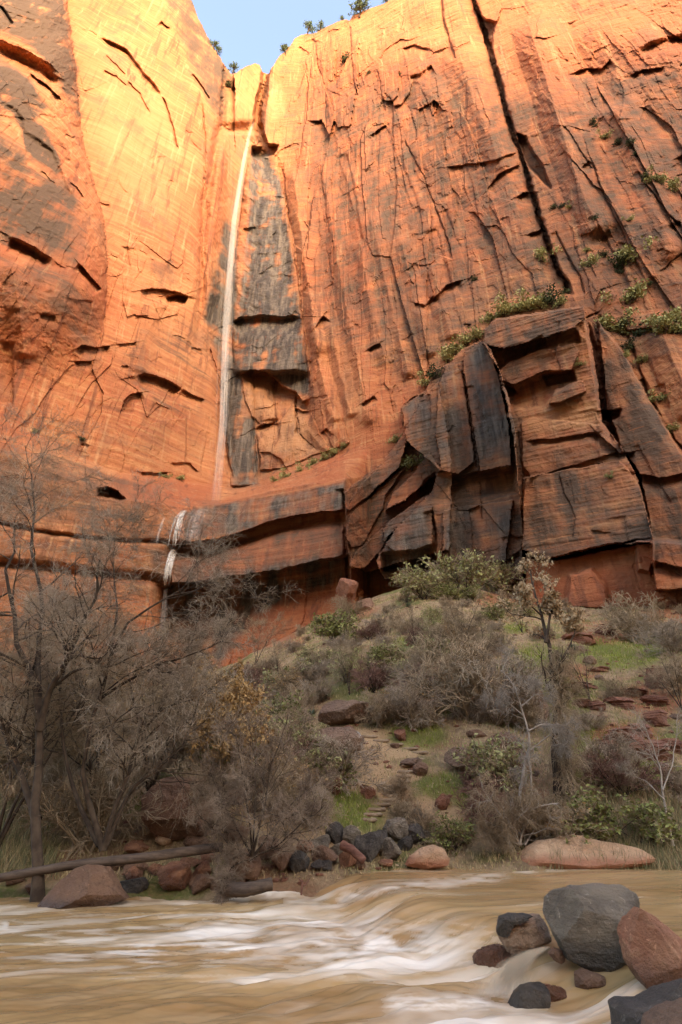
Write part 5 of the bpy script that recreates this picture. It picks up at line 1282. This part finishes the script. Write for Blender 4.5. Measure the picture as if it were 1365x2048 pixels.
# ---- shrubs of the slope
def shrub_proto(seed, mats, name, label, h=1.0, n=16, per=(5, 5, 4), leaf=None, leaf_n=0, ls=.05, spread=.9, group=None):
    r = np.random.default_rng(seed); T_ = Tubes(); tg = Tubes()
    a = r.uniform(0, 6.28, n); le = r.uniform(.1, spread, n)
    d = np.stack([np.cos(a)*le, np.sin(a)*le, np.full(n, .8)], -1); L = h*r.uniform(.7, 1.2, n)
    P, R, D = level(r, r.normal(0, .06, (n, 3))*np.array([1, 1, 0]), d, L, np.full(n, .016*h), 6, .16, (0, 0, .08), .4); T_.addb(P, R, 4)
    p, d, l, rr = sprout(r, P, R, D, per[0], .15, (20, 60), (.35, .6), L, .6)
    P, R, D = level(r, p, d, l, np.clip(rr, .007*h, 1), 5, .2, (0, 0, .05), .5); tg.addb(P, R, 3)
    p, d, l, rr = sprout(r, P, R, D, per[1], .1, (20, 60), (.5, .8), l, .75)
    P, R, D = level(r, p, d, l, np.clip(rr, .006*h, 1), 5, .22, (0, 0, 0), .6); tg.addb(P, R, 3)
    p, d, l, rr = sprout(r, P, R, D, per[2], .1, (20, 60), (.6, .9), l, .8)
    P, R, D = level(r, p, d, l, np.clip(rr, .0055*h, 1), 4, .22, (0, 0, 0), .7); tg.addb(P, R, 3)
    root = empty(name, (0, 0, 0), label, 'shrub', group)
    obj('stems', T_.mesh('stems'), mats[0], root); obj('twigs', tg.mesh('twigs'), mats[1], root)
    if leaf is not None:
        Q = P.reshape(-1, 3); C = Q[r.integers(0, len(Q), leaf_n)]+r.normal(0, .03*h, (leaf_n, 3))
        obj('leaves', leaves_mesh('leaves', C, ls, r, 1.9), leaf, root)
    return root
GB = 'leafless shrubs on the talus slope'; GG = 'green shrubs on the talus slope'; GS = 'sage coloured shrubs on the talus slope'; GR = 'russet shrubs on the talus slope'
SH = [shrub_proto(201, (M_TWIGD, M_TWIGD), 'bare_shrub', 'grey brown leafless shrub among others on the talus slope', group=GB),
      shrub_proto(202, (M_TWIGD, M_TWIG), 'bare_shrub', 'pale grey leafless shrub among others on the talus slope', group=GB, n=20, spread=1.1),
      shrub_proto(203, (M_BARK, M_TWIGR), 'russet_shrub', 'low russet brown shrub among others on the talus slope', group=GR, n=18, spread=1.3),
      shrub_proto(204, (M_BARK, M_TWIGD), 'sage_shrub', 'grey green sage coloured shrub on the talus slope', leaf=M_SAGE, leaf_n=1500, ls=.055, group=GS),
      shrub_proto(205, (M_BARK, M_TWIGD), 'green_shrub', 'olive green leafy shrub on the talus slope', leaf=M_GREEN, leaf_n=2200, ls=.06, group=GG, spread=1.1),
      shrub_proto(206, (M_BARK, M_TWIGD), 'dry_shrub', 'shrub with withered tan leaves on the talus slope', leaf=M_DRY, leaf_n=500, ls=.045, group='shrubs with withered leaves on the talus slope')]
USED = [False]*len(SH)
def shrub(k, u, v, hpx, label=None, rz=None, wide=1.0, Y=None, group=None):
    g = ground_hit(u, v) if Y is None else None
    if Y is not None:
        q = at(u, v, Y); g = (q[0], Y, float(ground_z(q[0], Y)))
    if g is None or g[1] > 112: return
    s = hpx*scale_at(u, v, g[1])/1.05
    rz = rng.uniform(0, 6.28) if rz is None else rz
    loc = (g[0], g[1], g[2]-.04); sc = (s*wide, s*wide, s)
    if not USED[k]:
        USED[k] = True; o = SH[k]; o.location = loc; o.scale = sc; o.rotation_euler = (0, 0, rz)
        if label: o['label'] = label
        return o
    src = SH[k]; keep = label or BASE[k]
    o = copy_thing(src, loc, rz, sc, keep)
    if group: o['group'] = group
    return o
BASE = [o['label'] for o in SH]
NAMED = [(0, 800, 1600, 46, 'small dark leafless shrub just right of the trail steps', 1.0), (0, 798, 1645, 44, 'dark leafless shrub between the trail and the rock heap', 1.2), (0, 760, 1455, 62, 'round leafless shrub above the trail bend', 1.2), (2, 1245, 1590, 74, 'low wide russet shrub near the right bank', 1.5),
         (4, 600, 1545, 46, 'dark hollow green shrub below the lichen spotted boulder', 1.1), (1, 1000, 1450, 130, 'large leafless shrub mass above the tall dark brown boulder', 1.0), (0, 925, 1440, 140, 'large leafless shrub left of the pale crooked tree', 1.0), (0, 880, 1400, 110, 'dark leafless shrub in the middle of the slope', 1.0),
         (0, 1285, 1290, 90, 'leafless shrub on the upper right slope near the red outcrop', 1.1), (1, 1350, 1310, 80, 'leafless shrub at the right edge of the upper slope', 1.0), (4, 740, 1195, 46, 'bright green shrub at the foot of the ramp slabs', 1.0), (4, 672, 1285, 52, 'dark green shrub near the foot of the overhang', 1.1),
         (4, 480, 1400, 40, 'green shrub left on the slope beside the golden shrub', 1.1), (1, 640, 1230, 60, 'straw coloured shrub below the red wall', 1.2), (0, 690, 1250, 52, 'grey shrub in front of the dark round boulder', 1.2), (3, 930, 1190, 76, 'sage coloured shrub at the foot of the black columns', 1.1),
         (3, 850, 1200, 54, 'pale green shrub under the slanted ramp slabs', 1.2), (3, 1000, 1190, 60, 'sage coloured shrub under the buttress corner', 1.0), (2, 980, 1660, 80, 'russet shrub on the bank behind the brush tangle', 1.1), (4, 910, 1700, 50, 'dark green bank shrub right of the tan boulder', 1.2),
         (0, 850, 1680, 60, 'leafless shrub right behind the rock heap', 1.0), (4, 1200, 1680, 70, 'dark green shrub behind the long pale boulder', 1.4), (4, 1300, 1690, 66, 'dark green shrub at the right end of the long pale boulder', 1.3), (5, 1130, 1690, 70, 'brownish shrub behind the middle of the long pale boulder', 1.2),
         (0, 620, 1660, 70, 'leafless shrub on the bank between the bushy shrub and the heap', 1.1), (0, 560, 1640, 90, 'leafless shrub behind the bushy shrub', 1.0), (5, 540, 1590, 80, 'withered shrub behind the white dead trunk', 1.0), (5, 590, 1600, 70, 'withered shrub below the dark hollow green shrub', 1.2)]
for k, u, v, h, lab, wd in NAMED: shrub(k, u, v, h, lab, wide=wd)
# the rest, scattered as the photograph shows them: dense in the middle, thin on the right and along the trail
sr = np.random.default_rng(303); cnt = 0
CLEAR = [(770, 1560, 75), (740, 1490, 60), (1120, 1540, 85), (1115, 1430, 60), (1105, 1340, 45), (1050, 1560, 50), (735, 1640, 60), (780, 1590, 60), (830, 1520, 60), (760, 1490, 50), (690, 1430, 60), (660, 1485, 70), (935, 1520, 55), (1005, 1505, 60), (1240, 1300, 60), (1200, 1320, 60), (1250, 1480, 60), (1310, 1510, 50), (690, 1650, 55), (900, 1570, 40)]
while cnt < 170:
    u = sr.uniform(430, 1400); v = sr.uniform(1175, 1600)
    if u < 600 and v < 1330-(u-430)*.5: continue
    if any(math.hypot(u-a, v-b) < c for a, b, c in CLEAR): continue
    if u > 1140 and sr.random() < .72: continue
    g = ground_hit(u, v)
    if g is None or g[1] > 108: continue
    hm = sr.uniform(.9, 2.3); hpx = hm/scale_at(u, v, g[1])
    k = int(sr.choice(6, p=[.36, .20, .08, .18, .07, .11]))
    shrub(k, u, v, min(hpx, 105), wide=sr.uniform(.8, 1.3)); cnt += 1
for i in range(40):      # thicket floor on the left
    shrub(int(sr.choice([0, 1, 5, 0])), sr.uniform(-60, 440), 1700, sr.uniform(80, 170), ['leafless brush filling the left thicket', 'grey leafless brush filling the left thicket', None, None, None, 'withered brush filling the left thicket'][0] if False else 'leafless brush filling the floor of the left thicket', Y=sr.uniform(21, 44), group='brush on the floor of the left thicket')
# small dark trees on the slope
tp = bare_tree('slope_tree', 'small dark trunked leafless tree high on the slope above the trail', (0, 0, 0), generic_stems(np.random.default_rng(9), 4.0, 3, .5), 91, 'tree', (6, 6, 5, 3), (.3, .55), .0, mats=(M_BARK, M_TWIGD, M_TWIGD), tw=.009, group='small leafless trees on the slope')
SLT = [(832, 1315, 75, None), (925, 1300, 100, 'leaning leafless tree in the middle of the upper slope'), (700, 1390, 90, 'small leafless tree left above the weathered boulder'), (1045, 1265, 70, 'small leafless tree left of the tan leaved treetop'), (780, 1270, 60, 'small leafless tree below the ramp slabs'),
       (512, 1330, 90, 'thin leafless tree before the red streak of the wall'), (560, 1370, 80, 'thin leafless tree right of the one before the red streak'), (970, 1360, 110, 'leafless tree behind the large shrubs in the middle'), (875, 1330, 80, 'leafless tree right of the dark trunked one'), (1180, 1400, 100, 'leafless tree just right of the vine wrapped trunk'), (1365, 1420, 100, 'leafless tree at the right edge of the slope')]
for i, (u, v, h, lab) in enumerate(SLT):
    g = ground_hit(u, v)
    if g is None: continue
    put(tp, u, v, None, h*scale_at(u, v, g[1])/4.0, i*1.7, lab, first=(i == 0))
# ---- green shrubs growing on the cliff, pines on the rim
def clump_mesh(seed, n, size, flat=.7):
    r = np.random.default_rng(seed); c = r.normal(0, .32, (12, 3))*np.array([1, 1, flat]); c[:, 2] += .35
    C = c[r.integers(0, 12, n)]+r.normal(0, .15, (n, 3)); C = C[C[:, 2] > 0]
    return leaves_mesh('foliage', C, size, r, 1.7)
def cliff_shrub_proto(seed, mat, label):
    root = empty('cliff_shrub', (0, 0, 0), label, 'shrub', 'shrubs on the cliff ledges')
    obj('foliage', clump_mesh(seed, 700, .10), mat, root)
    r = np.random.default_rng(seed); T_ = Tubes(); n = 12
    d = r.normal(size=(n, 3))*.6+np.array([0, 0, .8]); P, R, D = level(r, np.zeros((n, 3)), d, r.uniform(.4, .8, n), np.full(n, .03), 5, .2); T_.addb(P, R, 4)
    obj('stems', T_.mesh('stems'), M_BARK, root)
    return root
CS = [cliff_shrub_proto(301, M_SAGE, 'grey green shrub on a ledge of the cliff'), cliff_shrub_proto(302, M_DGREEN, 'dark green shrub on a ledge of the cliff')]
CSU = [False, False]
CL = [(690, 125, 18, 1), (712, 20, 0, 0)] + [(1010, 628, 34, 0), (1035, 622, 38, 0), (1060, 618, 36, 0), (1085, 612, 38, 0), (1105, 606, 34, 1), (985, 640, 28, 0), (1120, 610, 22, 0), (955, 678, 30, 0), (935, 688, 32, 0), (912, 705, 34, 0), (895, 722, 30, 0), (868, 755, 26, 1), (858, 768, 26, 0),
      (825, 935, 38, 0), (810, 930, 30, 0), (796, 882, 22, 0), (1080, 518, 28, 0), (1255, 524, 40, 0), (1245, 528, 28, 1), (1265, 598, 40, 0), (1275, 590, 26, 0), (1180, 530, 26, 0), (1215, 660, 40, 0), (1240, 668, 36, 0), (1250, 655, 30, 1), (1310, 660, 40, 0), (1335, 655, 42, 0), (1290, 665, 32, 1), (1350, 640, 28, 0), (1355, 665, 40, 0),
      (1255, 700, 24, 1), (1250, 715, 18, 0), (1320, 800, 26, 0), (1345, 860, 22, 0), (1185, 245, 12, 1), (1190, 253, 10, 1), (1210, 275, 16, 0), (1240, 285, 16, 1), (1262, 284, 14, 1), (1275, 310, 14, 1), (1310, 360, 22, 0), (1320, 366, 18, 0), (1345, 380, 26, 0), (1290, 355, 14, 1), (1110, 415, 12, 1), (1125, 412, 10, 1), (1140, 415, 10, 0),
      (1190, 440, 12, 1), (1260, 440, 12, 0), (1208, 512, 14, 1), (1240, 545, 16, 1), (1300, 570, 12, 1), (1135, 588, 16, 1), (1175, 500, 10, 0), (600, 945, 18, 0), (625, 932, 22, 0), (650, 920, 22, 0), (670, 908, 20, 0), (690, 895, 16, 0), (575, 955, 20, 0), (550, 965, 18, 0), (330, 955, 12, 0), (360, 958, 14, 0), (70, 865, 12, 0), (165, 880, 10, 1),
      (800, 150, 8, 1), (740, 148, 10, 1), (455, 172, 14, 1), (950, 560, 10, 1), (1160, 730, 14, 0), (1285, 720, 18, 0), (1220, 955, 14, 0)]
for i, (u, v, s, k) in enumerate(CL):
    if s == 0: continue
    Y = cliffY(u, v-2)-.3; p = at(u, v+s*.12, Y); sc = s*scale_at(u, v, Y)*.85
    lab = ('grey green shrub' if k == 0 else 'dark green shrub')
    where = 'on the buttress top' if (970 < u < 1130 and 600 < v < 645) else 'above the black columns' if (845 < u < 970 and 670 < v < 775) else 'on the ramp slabs' if (790 < u < 840 and v > 870) else 'on the bench right of the waterfall foot' if (540 < u < 700 and v > 880) else 'on the bench left of the waterfall foot' if (320 < u < 370 and v > 940) else 'on the ledge right of the buttress' if (u > 1200 and 630 < v < 720) else 'in a crack of the upper right wall' if (u > 1100 and v < 600) else 'on the rock wall beside a joint'
    o = CS[k] if not CSU[k] else copy_thing(CS[k], (0, 0, 0), 0, 1)
    CSU[k] = True
    o.location = p; o.scale = (sc*1.25, sc*1.25, sc*.95); o.rotation_euler = (0, 0, rng.uniform(0, 6.28)); o['label'] = lab+' growing '+where
def pine(u, v, h, label, seed):
    Y = cliffY(u, v+10)+.5; k = scale_at(u, v, Y); p = at(u, v, Y); H = h*k*1.9
    root = empty('pine_tree', p, label, 'tree', 'pines on the cliff rim'); r = np.random.default_rng(seed)
    T_ = Tubes(); z = np.linspace(0, H, 8); T_.add(np.stack([.04*H*np.sin(z/H*4+seed), 0*z, z], -1), np.linspace(.035*H, .008*H, 8), 6); 
    n = 26; zz = r.uniform(.25, .95, n)*H; a = r.uniform(0, 6.28, n); L = (1.05-zz/H)*.42*H+.06*H
    P, R, D = level(r, np.stack([0*zz, 0*zz, zz], -1), np.stack([np.cos(a), np.sin(a), .25+0*a], -1), L, np.full(n, .010*H), 5, .15); T_.addb(P, R, 4)
    obj('trunk', T_.mesh('trunk'), M_BARK, root)
    C = P[:, 2:].reshape(-1, 3); C = C[r.integers(0, len(C), 520)]+r.normal(0, .045*H, (520, 3))
    obj('crown', leaves_mesh('crown', C, .04*H, r, 1.8), M_PINE, root)
for i, (u, v, h, lab) in enumerate([(722, 36, 34, 'tallest pine on the rim, against the sky'), (617, 66, 20, 'left of two small pines on the rounded rim knob'), (641, 64, 18, 'right of two small pines on the rounded rim knob'), (570, 110, 18, 'dark little pine on the rim beside the notch'),
        (773, 10, 18, 'pine at the top edge of the picture on the right rim'), (428, 98, 16, 'small pine on the sloping left rim, upper one'), (436, 108, 14, 'small pine on the sloping left rim, lower one'), (467, 146, 18, 'small pine right at the foot of the left rim by the notch'), (684, 42, 10, 'tiny shrubby pine left of the tallest pine')]):
    pine(u, v, h, lab, 400+i)
# ---- yuccas
def yucca_mesh(seed):
    r = np.random.default_rng(seed); n = 90; a = r.uniform(0, 6.28, n); e = r.uniform(-.1, 1.3, n); L = r.uniform(.35, .6, n)
    d = np.stack([np.cos(a)*np.cos(e), np.sin(a)*np.cos(e), np.sin(e)], -1); s = nrm(np.cross(d, [0, 0, 1.]))*.018
    o = np.array([0, 0, .15]); V = np.stack([o-s+0*d, o+d*L[:, None]*.5+s*1.2, o+d*L[:, None], o+d*L[:, None]*.5-s*1.2], 1).reshape(-1, 3)
    return mesh_np('yucca', V, np.arange(n*4).reshape(-1, 4), False)
M_YUC = plain_mat('yucca_leaves', (.10, .13, .085), (.17, .19, .12))
for i, (u, v, s, lab) in enumerate([(625, 1438, 34, 'spiky yucca left of the weathered boulder'), (652, 1400, 28, 'spiky yucca above the weathered boulder'), (928, 1178, 26, 'spiky yucca below the black columns'), (818, 1218, 22, 'small spiky yucca under the ramp slabs'), (1150, 1306, 34, 'spiky yucca right of the vine wrapped trunk')]):
    g = ground_hit(u, v); k = scale_at(u, v, g[1])
    o = obj('yucca', yucca_mesh(500+i), M_YUC, loc=(g[0], g[1], g[2])); o.scale = (s*k*1.0,)*3; tag(o, lab, 'yucca')
# ---- loose stones of the slope
for i in range(46):
    u = sr.uniform(440, 1365); v = sr.uniform(1200, 1700)
    if u < 600 and v < 1340: continue
    g = ground_hit(u, v)
    if g is None or g[1] > 100: continue
    w_ = sr.uniform(.35, 1.3)/scale_at(u, v, g[1])
    rock_at('loose_rock', u, v, w_, w_*sr.uniform(.4, .7), [M_SLOPE, M_BROWN, M_LEDGE][i % 3], ['loose tan grey stone lying on the talus slope', 'loose dark brown stone lying on the talus slope', 'loose red stone lying on the talus slope'][i % 3], 700+i, group='loose stones on the talus slope')
# ---- grass, reeds and litter
def grass():
    r = np.random.default_rng(801); n = 230000
    y = 18+(r.random(n)**1.7)*85; x = r.uniform(-.75, .75, n)*y
    z = ground_z(x, y); p = np.stack([x, y, z], -1); u, v = project(p)
    ok = (z > .35) & (u > -120) & (u < 1480); p = p[ok]; u = u[ok]; v = v[ok]; m = len(p)
    g = np.zeros(m)
    for a, b, c, d in GRASS: g = np.maximum(g, np.exp(-(((u-a)/c)**2+((v-b)/d)**2)*1.2))
    reed = np.maximum(sstep(1060, 1150, u)*sstep(1560, 1620, v), sstep(150, 60, u)*sstep(1600, 1660, v))*1.0
    pat = fbm(p[:, 0]/2.5, p[:, 1]/2.5, 3, 811)
    keep = r.random(m) < np.clip(.38+1.0*g+.8*reed+.30*pat, .05, 1)*(1-.9*sstep(.3, .7, blobs(u, v, DIRT)))
    p = p[keep]; g = g[keep]; reed = reed[keep]; pat = pat[keep]; m = len(p)
    h = np.where(reed > .4, r.uniform(.25, .75, m), r.uniform(.06, .24, m))*(1+(p[:, 1]-20)/60)
    w = np.where(reed > .4, .012, .014)*(1+(p[:, 1]-20)/22)
    a = r.uniform(0, 6.28, m); le = r.normal(0, .35, (m, 2))
    s = np.stack([np.cos(a)*w, np.sin(a)*w, 0*a], -1); tip = p+np.concatenate([le*h[:, None], h[:, None]], 1)
    V = np.stack([p-s, p+s, tip], 1).reshape(-1, 3)
    me = mesh_np('grass', V, np.arange(m*3).reshape(-1, 3), False)
    gm = np.clip(g*1.5+.12+reed*.5+.4*pat, 0, 1)*(r.random(m) < .85); gm = np.where(reed > .4, np.where(r.random(m) < .62, .75, .1), gm)
    c = np.array([.44, .32, .17])*(1-gm)[:, None]+np.where(reed > .4, 0, 1)[:, None]*gm[:, None]*np.array([.21, .24, .045])+np.where(reed > .4, 1, 0)[:, None]*gm[:, None]*np.array([.075, .105, .04])
    c = c*r.uniform(.7, 1.25, (m, 1))
    attr(me, 'blade', np.repeat(c, 3, 0))
    s_ = NT('grass_blades'); at_ = s_.n.new('ShaderNodeAttribute'); at_.attribute_name = 'blade'; s_.set(Base_Color=at_.outputs['Color'], Roughness=.8, Specular_IOR_Level=.2)
    o = obj('grass', me, s_.m); tag(o, 'green and dry grass and reeds growing over the slope and banks', 'grass', kind='stuff')
    # litter
    n = 9000; y = 18.2+r.random(n)**1.5*18; x = r.uniform(-.7, .7, n)*y; z = ground_z(x, y)+.03; ok = z > .4
    C = np.stack([x, y, z], -1)[ok]
    o = obj('leaf_litter', leaves_mesh('leaf_litter', C, .055, r, 1.6), M_TANL); tag(o, 'pale dry fallen leaves scattered over the far bank', 'leaf litter', kind='stuff')
def scree():
    r = np.random.default_rng(821); v0, f0 = ICO[3]; v0 = v0[:42]; V = []; Fc = []
    vb, fb = ico(1); n = 0; C = []
    y = 18.4+r.random(9000)**1.8*75; x = r.uniform(-.72, .72, 9000)*y; z = ground_z(x, y); p = np.stack([x, y, z], -1); u, v = project(p)
    w_ = .12+.9*blobs(u, v, REDG)+.5*blobs(u, v, DIRT)+.6*sstep(21.5, 19, y); ok = (r.random(9000) < w_*.55) & (z > .3) & (u > -60) & (u < 1440)
    p = p[ok]; red = blobs(u, v, REDG)[ok]
    for i, c in enumerate(p):
        s = r.uniform(.04, .14)*(1+(c[1]-18)/40)
        V.append(c+(vb*r.uniform(.6, 1.3, vb.shape))*s*np.array([1.2, 1, .6])); Fc.append(fb+i*len(vb))
    me = mesh_np('scree', np.concatenate(V), np.concatenate(Fc), False)
    o = obj('scree', me, M_LEDGE); tag(o, 'small loose reddish stones strewn over the slope and the bank', 'scree', kind='stuff')
scree()
grass()
